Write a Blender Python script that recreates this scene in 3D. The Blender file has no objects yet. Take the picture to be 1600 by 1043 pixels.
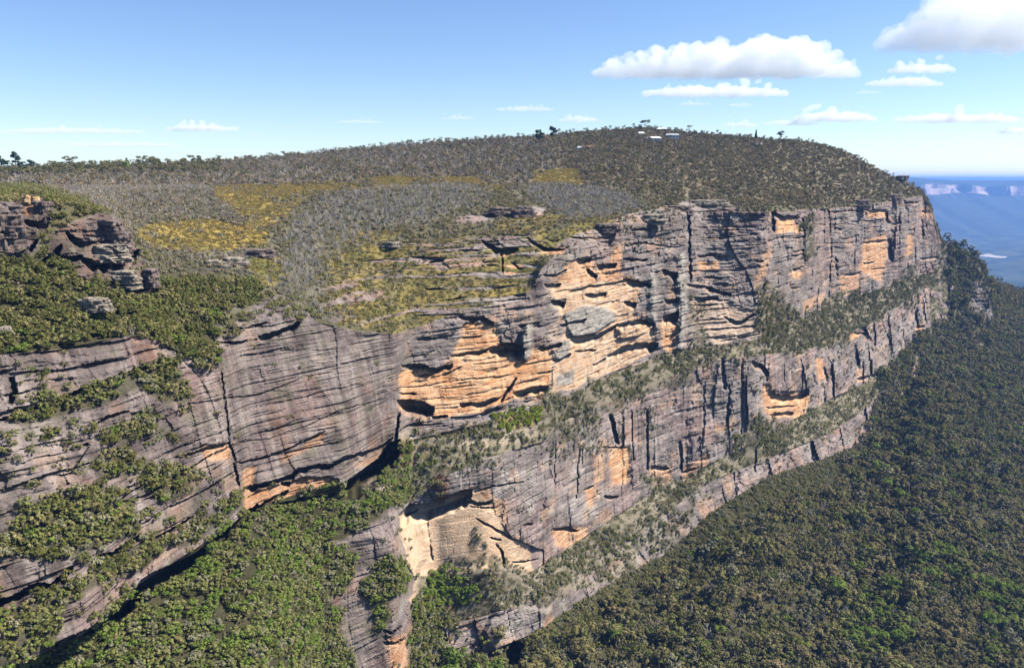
import bpy, bmesh, math, random
import numpy as np
from mathutils import Vector, Matrix, Euler

# ------------------------------------------------------------------ camera, sky, sun, exposure
sc = bpy.context.scene
COL = sc.collection
F_PX, CX, CY, HORIZON = 1250.0, 800.0, 521.5, 280.0       # photograph: 1600 x 1043
PITCH = math.atan((CY - HORIZON) / F_PX)
cam_d = bpy.data.cameras.new('camera')
cam = bpy.data.objects.new('camera', cam_d); COL.objects.link(cam)
cam_d.sensor_fit = 'HORIZONTAL'; cam_d.sensor_width = 36.0
cam_d.lens = 36.0 * F_PX / 1600.0
cam_d.clip_start = 1.0; cam_d.clip_end = 200000.0
cam.location = (0, 0, 0)
cam.rotation_euler = (math.pi / 2 - PITCH, 0, 0)
sc.camera = cam

SUN_EL, SUN_AZ = math.radians(47), math.radians(86)       # azimuth clockwise from the view direction: light from the right
world = bpy.data.worlds.new('World'); sc.world = world; world.use_nodes = True
wn = world.node_tree.nodes; wl = world.node_tree.links
wn.clear()
sky = wn.new('ShaderNodeTexSky'); sky.sky_type = 'NISHITA'; sky.sun_disc = False
sky.sun_elevation = SUN_EL; sky.sun_rotation = SUN_AZ; sky.altitude = 900
sky.air_density = 1.0; sky.dust_density = 0.3; sky.ozone_density = 3.5
bg = wn.new('ShaderNodeBackground'); bg.inputs['Strength'].default_value = 0.090
wo = wn.new('ShaderNodeOutputWorld')
hs = wn.new('ShaderNodeHueSaturation'); hs.inputs['Saturation'].default_value = 1.10; hs.inputs['Hue'].default_value = .509
wl.new(sky.outputs[0], hs.inputs['Color']); wl.new(hs.outputs[0], bg.inputs[0]); wl.new(bg.outputs[0], wo.inputs[0])
sun_d = bpy.data.lights.new('sun', 'SUN'); sun_d.energy = 5.0; sun_d.angle = math.radians(0.5)
sun_d.color = (1.0, 0.94, 0.85)
sun = bpy.data.objects.new('sun', sun_d); COL.objects.link(sun)
SUN_DIR = Vector((math.sin(SUN_AZ) * math.cos(SUN_EL), math.cos(SUN_AZ) * math.cos(SUN_EL), math.sin(SUN_EL)))
sun.rotation_euler = SUN_DIR.to_track_quat('Z', 'Y').to_euler()
sun.location = (0, 0, 500)
sc.view_settings.view_transform = 'Standard'; sc.view_settings.look = 'None'
sc.view_settings.gamma = 1.0; sc.view_settings.use_curve_mapping = False
sc.view_settings.exposure = 0.92
cy = sc.cycles
cy.use_denoising = True
try:
    cy.denoiser = 'OPENIMAGEDENOISE'; cy.denoising_input_passes = 'RGB_ALBEDO_NORMAL'
except Exception:
    pass
cy.max_bounces = 42; cy.diffuse_bounces = 0; cy.glossy_bounces = 1; cy.transmission_bounces = 2
cy.volume_bounces = 40; cy.transparent_max_bounces = 8
cy.use_adaptive_sampling = True; cy.adaptive_threshold = 0.02

rnd = random.Random(11)
rng = np.random.default_rng(11)

# ------------------------------------------------------------------ surveying helpers
SP, CP = math.sin(PITCH), math.cos(PITCH)

def ray(px, py):
    """direction through a point of the photograph, scaled so that y = 1 (returns x/y and z/y)"""
    dx = (np.asarray(px, float) - CX) / F_PX
    dy = -(np.asarray(py, float) - CY) / F_PX
    yy = CP + dy * SP
    zz = -SP + dy * CP
    return dx / yy, zz / yy

def at(px, py, D):
    a, b = ray(px, py)
    return Vector((float(a) * D, D, float(b) * D))

def pix_of(P):
    x, y, z = P[:, 0], P[:, 1], P[:, 2]
    f = y * CP - z * SP
    u = y * SP + z * CP
    return CX + F_PX * x / f, CY - F_PX * u / f

def plane_D(px, py, k):
    """distance of the talus slopes below the cliffs: L left of the gully, R right of it"""
    a, b = ray(px, py)
    nx, ny = 0.73, -0.68
    z0, s, c = (-120., .60, -262.) if k == 'L' else (-228., .50, -270.6)
    den = s * (a * nx + ny) + b
    return (z0 + s * c) / den

# ------------------------------------------------------------------ noise
_perm = np.random.default_rng(5).permutation(256).astype(np.int32)
_perm = np.concatenate([_perm, _perm])
_val = np.random.default_rng(6).random(256).astype(np.float32) * 2 - 1

def n2(x, y):
    x = np.asarray(x, np.float32); y = np.asarray(y, np.float32)
    x, y = np.broadcast_arrays(x, y)
    xi = np.floor(x).astype(np.int32); yi = np.floor(y).astype(np.int32)
    fx = x - xi; fy = y - yi
    fx = fx * fx * (3 - 2 * fx); fy = fy * fy * (3 - 2 * fy)
    X0 = xi & 255; X1 = (xi + 1) & 255; Y0 = yi & 255; Y1 = (yi + 1) & 255
    p0 = _perm[X0]; p1 = _perm[X1]
    a = _val[_perm[p0 + Y0]]; b = _val[_perm[p1 + Y0]]; c = _val[_perm[p0 + Y1]]; d = _val[_perm[p1 + Y1]]
    return (a + (b - a) * fx) * (1 - fy) + (c + (d - c) * fx) * fy

def n3(x, y, z):
    x = np.asarray(x, np.float32); y = np.asarray(y, np.float32); z = np.asarray(z, np.float32)
    x, y, z = np.broadcast_arrays(x, y, z)
    zi = np.floor(z).astype(np.int32); fz = z - zi
    fz = fz * fz * (3 - 2 * fz)
    xi = np.floor(x).astype(np.int32); yi = np.floor(y).astype(np.int32)
    fx = x - xi; fy = y - yi
    fx = fx * fx * (3 - 2 * fx); fy = fy * fy * (3 - 2 * fy)
    X0 = xi & 255; X1 = (xi + 1) & 255; Y0 = yi & 255; Y1 = (yi + 1) & 255
    Z0 = zi & 255; Z1 = (zi + 1) & 255
    p0 = _perm[X0]; p1 = _perm[X1]
    q00 = _perm[p0 + Y0]; q10 = _perm[p1 + Y0]; q01 = _perm[p0 + Y1]; q11 = _perm[p1 + Y1]
    def lay(Z):
        a = _val[_perm[q00 + Z]]; b = _val[_perm[q10 + Z]]; c = _val[_perm[q01 + Z]]; d = _val[_perm[q11 + Z]]
        return (a + (b - a) * fx) * (1 - fy) + (c + (d - c) * fx) * fy
    l0 = lay(Z0); l1 = lay(Z1)
    return l0 + (l1 - l0) * fz

def fbm2(x, y, o=4, g=.5):
    s = 0; a = 1.; t = 0.
    for i in range(o):
        s = s + a * n2(x * 2 ** i + 17.3 * i, y * 2 ** i - 9.1 * i); t += a; a *= g
    return s / t

def sstep(a, b, x):
    t = np.clip((x - a) / (b - a), 0, 1)
    return t * t * (3 - 2 * t)

def inpoly(X, Y, poly):
    x0 = min(p[0] for p in poly); x1 = max(p[0] for p in poly)
    y0 = min(p[1] for p in poly); y1 = max(p[1] for p in poly)
    out = np.zeros(X.shape, bool)
    idx = np.nonzero((X >= x0) & (X <= x1) & (Y >= y0) & (Y <= y1))
    if len(idx[0]) == 0:
        return out
    x = X[idx]; y = Y[idx]
    r = np.zeros(x.shape, bool)
    n = len(poly)
    for i in range(n):
        ax, ay = poly[i]; bx, by = poly[(i + 1) % n]
        if ay == by: continue
        c = (ay > y) != (by > y)
        r ^= c & (x < (bx - ax) * (y - ay) / (by - ay) + ax)
    out[idx] = r
    return out

def blur(M, rx, ry, it=2):
    M = M.astype(np.float32)
    for _ in range(it):
        for ax, r in ((0, ry), (1, rx)):
            if r < 1: continue
            pad = [(0, 0), (0, 0)]; pad[ax] = (r + 1, r)
            c = np.cumsum(np.pad(M, pad, mode='edge'), axis=ax, dtype=np.float64)
            n = 2 * r + 1
            if ax == 0: M = (c[n:] - c[:-n]) / n
            else: M = (c[:, n:] - c[:, :-n]) / n
    return M.astype(np.float32)

# ------------------------------------------------------------------ survey of the escarpment
# each line runs along the escarpment from left to right: (photo x, photo y, k)
# k > 0 distance in metres, k < 0 height below the camera, 'L'/'R' the talus slopes
TAIL = [(1442, 302, 1035), (1458, 332, 1055), (1470, 374, 1078), (1500, 389, 1088), (1530, 410, 1098), (1546, 446, 1105), (1600, 465, 1350), (1840, 525, 'R')]
def tail(dy, dD):
    return [(x, y + dy, d if d == 'R' else d - dD) for x, y, d in TAIL]
ROWS = [
 [(-240,262,900),(0,268,900),(100,263,900),(240,259,900),(300,257,950),(400,249,1000),(500,239,1050),(600,229,1080),(700,221,1080),(800,216,1060),(900,207,1030),(1000,199,1000),(1060,205,1000),(1200,217,1000),(1260,220,1000),(1310,232,1000),(1350,252,1010),(1400,279,1030),(1425,289,1040),(1442,300,1050),(1458,330,1060),(1470,372,1080),(1500,386,1090),(1530,406,1100),(1546,440,1110),(1600,462,1380),(1840,520,'R')],
 [(-240,300,560),(0,290,600),(330,291,620),(480,287,640),(620,281.5,650),(740,284,650),(900,288,660),(1000,302,640),(1100,314,655),(1200,320,665),(1300,316,810),(1400,304,955),(1430,301,1010)] + TAIL,
 [(-240,312,400),(0,300,430),(100,300,480),(330,300,540),(480,310,560),(600,296,575),(740,296,590),(850,301,600),(950,312,590),(1000,320,590),(1060,318,600),(1100,318,640),(1200,322,650),(1300,317.5,805),(1400,306,948),(1430,302,1004)] + tail(1, 3),
 [(-240,330,290),(0,320,300),(60,316,305),(110,322,310),(180,342,320),(205,380,340),(250,395,360),(300,400,375),(400,400,400),(440,395,420),(500,390,435),(600,383,455),(700,377,455),(770,370,470),(830,362,480),(900,350,505),(1000,338,545),(1060,328,580),(1100,323,628),(1200,325,642),(1300,319.5,800),(1400,308,942),(1430,303.5,1000)] + tail(2, 6),
 [(-240,470,255),(0,430,272),(100,440,285),(200,455,300),(240,462,312),(330,470,326),(430,470,352),(500,440,395),(600,440,420),(700,432,430),(770,428,440),(830,410,455),(900,372,490),(1000,347,535),(1060,333,574),(1100,326,622),(1200,328,636),(1300,322,796),(1400,311,938),(1430,305,996)] + tail(3, 9),
 [(-240,590,222),(0,555,238),(100,545,252),(200,525,266),(240,530,273),(300,560,282),(345,560,292),(380,510,312),(430,495,322),(500,505,338),(560,518,350),(620,522,362),(640,518,384),(680,500,393),(760,478,410),(830,455,430),(850,410,440),(900,392,475),(960,375,512),(1000,352,532),(1060,337,570),(1100,329,618),(1200,331,630),(1300,325,790),(1400,314,930),(1430,307,990)] + tail(4, 12),
 [(-240,1190,-120),(0,1046,-120),(52,1026,-120),(130,990,-120),(208,917,-120),(323,844,-120),(396,792,-120),(470,768,-120),(540,752,-120),(600,722,341),(622,690,350),(640,684,-120),(750,660,-120),(850,630,-120),(900,610,-120),(960,580,-120),(1020,560,-120),(1080,545,-120),(1180,530,-120),(1250,500,-120),(1300,472,-120),(1350,457,-120),(1400,442,-120),(1430,432,980),(1458,425,1034),(1470,415,1050),(1500,425,1068),(1530,440,1080),(1546,456,1090),(1600,470,1335),(1840,533,'R')],
 [(-240,1205,'L'),(0,1070,'L'),(208,945,'L'),(323,870,'L'),(400,815,'L'),(540,775,316),(600,752,328),(628,790,345),(640,785,356),(700,742,362),(760,716,378),(850,690,415),(880,655,438),(1000,612,515),(1100,566,560),(1180,556,590),(1250,548,665),(1300,540,745),(1350,510,815),(1400,480,895),(1440,452,985),(1470,440,1035),(1500,450,1058),(1530,470,1072),(1546,480,1084),(1600,476,1330),(1840,540,'R')],
 [(-240,1220,'L'),(0,1110,'L'),(208,985,'L'),(323,920,'L'),(400,870,'L'),(500,850,300),(540,838,306),(600,840,312),(622,850,316),(640,900,340),(680,900,362),(760,890,368),(830,895,398),(920,835,455),(1000,782,505),(1070,748,545),(1100,730,552),(1180,692,588),(1230,662,640),(1300,622,725),(1350,600,790),(1400,556,870),(1440,520,955),(1470,500,1015),(1500,500,1045),(1530,512,1062),(1546,520,1075),(1600,500,'R'),(1840,560,'R')],
 [(-240,1240,'L'),(0,1180,'L'),(208,1030,'L'),(323,990,'L'),(400,960,'L'),(500,940,285),(540,920,298),(600,930,309),(622,940,313),(640,975,338),(700,975,362),(760,962,372),(850,930,392),(920,886,447),(1000,834,490),(1100,756,541),(1200,716,600),(1300,676,690),(1350,640,760),(1400,590,845),(1440,545,930),(1470,525,1000),(1500,525,1035),(1530,530,1052),(1546,530,1068),(1600,530,'R'),(1840,600,'R')],
 [(-240,1260,'L'),(0,1220,'L'),(208,1100,'L'),(323,1080,'L'),(400,1060,'L'),(500,1043,280),(540,1043,292),(600,1043,305),(622,1050,310),(640,1040,336),(700,1030,356),(760,1020,366),(850,982,386),(880,960,405),(960,908,455),(1050,860,500),(1110,802,535),(1200,745,592),(1280,720,655),(1350,692,740),(1400,640,830),(1440,580,910),(1470,555,970),(1500,550,1015),(1546,550,1050),(1600,560,'R'),(1840,640,'R')],
 [(-240,1330,'L'),(0,1320,'L'),(300,1320,'L'),(540,1320,262),(622,1320,280),(640,1320,300),(760,1320,'R'),(1100,1320,'R'),(1840,1320,'R')],
]
NSEG = [62, 24, 60, 70, 70, 240, 60, 110, 60, 60, 150]     # mesh rows between the lines

def dist_of(px, py, k):
    if isinstance(k, str):
        return float(plane_D(px, py, k))
    if k < 0:
        return k / float(ray(px, py)[1])
    return float(k)

gx = np.arange(-240, 1841, 1.9)
NC = len(gx)
lines_y, lines_i = [], []
for r in ROWS:
    xs = [p[0] for p in r]
    lines_y.append(np.interp(gx, xs, [p[1] for p in r]))
    lines_i.append(np.interp(gx, xs, [1.0 / dist_of(*p) for p in r]))
# slight smoothing of the lines along the escarpment
def smooth1(v, r):
    k = np.ones(2 * r + 1) / (2 * r + 1)
    return np.convolve(np.pad(v, r, mode='edge'), k, mode='valid')
for i in range(len(ROWS)):
    lines_y[i] = np.where(gx < 1425, smooth1(lines_y[i], 4), lines_y[i])
    lines_i[i] = np.where(gx < 1425, smooth1(lines_i[i], 4), lines_i[i])
PYg, IDg, SEG = [], [], []
for i, n in enumerate(NSEG):
    t = (np.arange(n) / n)[:, None]
    PYg.append(lines_y[i][None] * (1 - t) + lines_y[i + 1][None] * t)
    IDg.append(lines_i[i][None] * (1 - t) + lines_i[i + 1][None] * t)
    SEG += [i + float(x) for x in t[:, 0]]
PYg.append(lines_y[-1][None]); IDg.append(lines_i[-1][None]); SEG.append(float(len(NSEG)))
PY = np.concatenate(PYg, 0).astype(np.float32); INV = np.concatenate(IDg, 0).astype(np.float32)
NR = PY.shape[0]
PX = np.broadcast_to(gx[None].astype(np.float32), PY.shape).copy()
SEG = np.broadcast_to(np.array(SEG, np.float32)[:, None], PY.shape)
D0 = 1.0 / INV
A, B = ray(PX, PY)
A = A.astype(np.float32); B = B.astype(np.float32)
BX, BY, BZ = A * D0, D0, B * D0                             # the smooth ground before any relief
S = 0.68 * BX + 0.73 * BY                                    # distance along the escarpment

# wobble used for every outline, so that no outline is straight
wx = fbm2(PX / 22, PY / 22, 4) * 9
wy = fbm2(PX / 22 + 91, PY / 16 + 37, 4) * 6
WX, WY = PX + wx, PY + wy
WX2, WY2 = PX + wx * .4, PY + wy * .4

def zone(*polys, r=2):
    m = np.zeros(PX.shape, bool)
    for p in polys: m |= inpoly(WX, WY, p)
    return blur(m, r, r, 1) if r else m.astype(np.float32)

# ---- where bare rock stands
rock = ((SEG >= 5.0) & (SEG < 6.05)).astype(np.float32)
rock = np.maximum(rock, ((SEG >= 7.0) & (SEG < 8.0) & (PX > 632)).astype(np.float32))
rock = np.maximum(rock, ((SEG >= 9.0) & (SEG < 10.0) & (PX > 690) & (PX < 1445)).astype(np.float32))
rock = np.maximum(rock, zone([(500,850),(560,835),(622,790),(640,800),(648,900),(640,1060),(520,1060),(535,960),(500,930),(530,880)]))
rock = np.maximum(rock, zone([(338,535),(360,508),(385,488),(420,466),(445,462),(466,480),(495,498),(500,520),(430,530),(350,570)]) * sstep(-.5, -.1, fbm2(S / 8, BZ / 2.5, 3) + .2))
rock = np.maximum(rock, zone([(850,400),(880,372),(940,350),(1000,330),(1060,322),(1060,345),(1000,360),(900,400),(860,420)],[(1060,315),(1130,312),(1160,330),(1060,345)]) * .9)
butt_bush = zone([(480,840),(562,862),(548,915),(515,935),(480,935)], [(565,905),(600,872),(634,878),(632,925),(595,948),(562,932)], [(480,960),(535,985),(560,1060),(480,1060)], [(590,1000),(612,960),(600,940),(575,960)], r=2)
rock *= 1 - butt_bush
# bench ledges: patches of rock between grass, running along the strata
bench = zone([(500,392),(600,383),(700,375),(760,372),(830,362),(870,400),(845,460),(760,482),(690,500),(620,522),(520,505),(500,470)], r=4)
ledge_n = fbm2(S / 34, BZ / 1.5, 3)
bench_rock = bench * sstep(.06, .26, ledge_n + .14 * sstep(640, 700, PX) - .10 + .20 * inpoly(WX, WY, [(640,378),(830,362),(850,400),(800,440),(650,415)]))
rock = np.maximum(rock, bench_rock)
rock = np.maximum(rock, zone([(815,322),(850,322),(850,338),(800,335)],[(715,338),(760,336),(765,346),(715,348)], r=1))
CRAGS = [[(-60,330),(0,318),(30,305),(62,300),(78,320),(80,350),(60,365),(62,390),(30,402),(0,408),(-60,420)], [(75,372),(105,350),(150,336),(190,342),(206,362),(212,385),(220,400),(222,420),(245,436),(242,462),(205,470),(165,455),(130,430),(80,410)]]
crag = zone(*CRAGS, r=1)
rock = np.maximum(rock, crag * sstep(-.62, -.2, fbm2(PX / 14, PY / 6, 3)))
# gentler, soil-holding ledges inside the cliffs (they carry the bushes)
left_ledges = zone(
  [(8,662),(60,625),(130,605),(170,590),(235,576),(235,600),(170,628),(100,648),(40,668)],
  [(228,575),(262,560),(300,598),(302,625),(262,628),(228,612)],
  [(155,690),(180,668),(240,640),(252,655),(236,682),(175,694)],
  [(150,745),(158,716),(190,712),(232,716),(225,738),(190,748)],
  [(30,868),(35,800),(80,775),(150,762),(190,770),(215,800),(214,835),(170,850),(120,868),(60,880)],
  [(0,960),(80,925),(130,905),(165,875),(230,838),(262,830),(262,856),(220,895),(180,905),(140,925),(95,955),(40,985),(0,985)],
  [(0,1000),(60,960),(100,965),(90,1000),(40,1035),(0,1043)],
  [(215,745),(260,728),(300,742),(300,770),(262,790),(235,780)],
  [(255,850),(300,830),(330,800),(380,768),(378,792),(330,832),(290,858)],
  [(0,830),(40,815),(45,860),(10,875),(0,870)], r=2)
rock *= 1 - .85 * left_ledges
mid_veg = zone(
  [(700,692),(690,720),(600,740),(610,690),(640,672),(700,672),(770,655),(840,640),(860,655),(845,690),(770,690)],
  [(855,650),(858,628),(930,598),(1000,575),(1062,545),(1100,532),(1120,540),(1110,565),(1060,605),(1000,620),(930,665),(880,690)],
  [(1080,560),(1078,460),(1098,470),(1105,540)],[(1185,520),(1180,440),(1215,445),(1235,480),(1260,500),(1230,525)],
  [(1252,345),(1275,335),(1275,400),(1256,415)],
  [(740,830),(780,872),(830,895),(900,850),(960,825),(1030,790),(1085,765),(1110,770),(1090,800),(1050,860),(960,905),(880,930),(850,945),(760,950),(700,935),(700,870),(720,868)],
  [(1130,690),(1190,650),(1235,680),(1220,705),(1140,715)],
  [(1040,800),(1000,740),(1090,752),(1110,790)],
  [(860,600),(890,620),(830,640)], r=2)
rock *= 1 - .8 * mid_veg * sstep(-.25, .25, fbm2(S / 9, BZ / 9, 3) + .15)
ridge_veg = zone([(1190,545),(1190,515),(1250,505),(1262,478),(1300,462),(1330,450),(1345,462),(1400,440),(1415,415),(1450,420),(1475,378),(1545,440),(1535,470),(1500,470),(1480,440),(1440,450),(1430,480),(1400,490),(1370,500),(1330,520),(1330,545),(1290,545),(1230,560)], r=1)
rock *= 1 - .9 * ridge_veg * sstep(-.08, .20, fbm2(S / 16 + 5, BZ / 14, 3) - .04)
rock = np.maximum(rock, zone([(1525,430),(1546,430),(1548,520),(1535,530),(1528,480),(1515,450)],[(1460,480),(1485,450),(1490,480),(1470,500)],[(1300,395),(1345,360),(1340,440),(1310,450)], r=0))
rock *= np.where((PX > 1452) & (SEG > 6) & ~inpoly(PX, PY, [(1515,425),(1550,425),(1552,525),(1515,525)]), sstep(.1, .3, fbm2(PX / 9, PY / 9, 3)) * (PX < 1500), 1)
rock *= np.where((PX > 1480) & (SEG <= 6), 0, 1)
rock = np.clip(rock, 0, 1)

# ---- the orange, freshly broken rock
ORANGE = [
 ([(628,580),(660,577),(690,575),(705,560),(725,510),(740,500),(775,508),(778,535),(790,540),(815,545),(860,545),(868,560),(860,600),(862,610),(850,625),(830,620),(800,625),(760,640),(700,652),(680,650),(625,638),(624,590)], 1.0, 3.0),
 ([(858,455),(872,440),(885,425),(880,415),(900,405),(925,400),(935,420),(955,415),(960,390),(970,383),(975,395),(968,425),(995,440),(1000,460),(990,490),(1020,500),(1027,540),(1020,552),(990,562),(960,578),(930,588),(900,607),(868,612),(862,580),(878,530),(880,510),(870,470)], .8, 2.5),
 ([(1035,495),(1055,490),(1062,545),(1048,556),(1035,540)], .9, 1.5),
 ([(1078,470),(1110,466),(1140,470),(1160,485),(1185,485),(1183,525),(1150,531),(1125,541),(1085,505)], .75, 2.5),
 ([(1090,408),(1120,408),(1120,420),(1095,420)], .9, 1), ([(1210,343),(1235,343),(1252,355),(1255,362),(1213,366)], 1, 3),
 ([(1195,395),(1203,388),(1198,430),(1191,448),(1180,450)], .6, 0), ([(1239,424),(1254,423),(1252,434),(1239,434)], 1, 1),
 ([(1348,395),(1352,374),(1372,368),(1386,365),(1386,400),(1380,442),(1365,436),(1344,422)], .9, 3),
 ([(1356,328),(1385,328),(1382,339),(1356,341)], 1, 2), ([(1440,324),(1456,324),(1456,341),(1440,339)], .8, 2), ([(1419,368),(1429,368),(1427,398),(1417,400)], .9, 1),
 ([(1312,428),(1345,426),(1342,452),(1320,462),(1312,452)], .6, 2), ([(1432,506),(1444,504),(1440,527),(1431,522)], 1, 1), ([(1407,548),(1428,543),(1420,562),(1406,570)], .9, 1),
 ([(1324,520),(1346,521),(1343,531),(1322,534)], 1, 2), ([(1192,600),(1201,603),(1206,615),(1260,612),(1266,625),(1258,657),(1235,653),(1204,651),(1195,635)], 1.0, 4),
 ([(1276,560),(1288,558),(1293,592),(1281,594)], .9, 1), ([(1337,578),(1350,576),(1350,596),(1338,596)], .7, 1), ([(1252,472),(1290,458),(1292,470),(1258,488)], .6, 1),
 ([(956,698),(983,698),(986,752),(960,756),(954,722)], .95, 2), ([(928,712),(948,700),(948,745),(928,765),(925,740)], .55, 1), ([(914,764),(926,758),(930,790),(918,792)], .8, 1),
 ([(1018,730),(1050,728),(1050,752),(1025,764),(1018,745)], .7, 2), ([(1066,735),(1106,704),(1106,725),(1084,754),(1066,756)], .65, 1),
 ([(626,806),(650,797),(680,790),(725,764),(750,762),(770,772),(782,790),(784,812),(802,842),(826,850),(832,880),(836,898),(800,888),(780,884),(720,893),(682,888),(674,905),(652,945),(640,940),(645,905),(640,880),(628,850)], .62, 5),
 ([(862,826),(885,824),(915,822),(918,838),(880,856),(864,852)], .85, 2), ([(606,996),(626,990),(640,985),(640,1050),(612,1050)], .75, 2),
 ([(318,696),(356,692),(362,716),(330,722),(318,716)], .75, 1.5), ([(440,712),(470,698),(505,674),(502,690),(470,708),(445,720)], .6, .6),
 ([(384,732),(398,726),(402,768),(440,755),(470,747),(512,744),(530,752),(520,768),(470,778),(420,790),(388,802),(380,790)], .85, 2), ([(560,722),(585,710),(600,705),(585,722),(560,732)], .5, 1),
 ([(785,393),(806,394),(804,408),(822,418),(816,429),(787,427)], .95, 2), ([(842,388),(880,387),(878,398),(842,398)], 1, 2),
 ([(42,916),(62,908),(80,914),(60,925)], .5, 0), ([(185,938),(200,932),(196,948),(184,948)], .9, 0), ([(830,775),(860,770),(862,790),(838,790)], .0, 0),
 ([(40,310),(58,300),(58,330),(46,335),(28,325)], .8, 0),
]
orange = np.zeros(PX.shape, np.float32); recess = np.zeros(PX.shape, np.float32)
for poly, w, d in ORANGE:
    m = inpoly(PX + wx * .75, PY + wy * .75, poly).astype(np.float32)
    orange = np.maximum(orange, blur(m, 1, 1, 1) * w)
    big = poly[0] == (626, 806)
    if d: recess += (blur(m, 16, 3, 2) if big else blur(m, 2, 1, 1)) * (3.5 if big else d)

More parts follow.
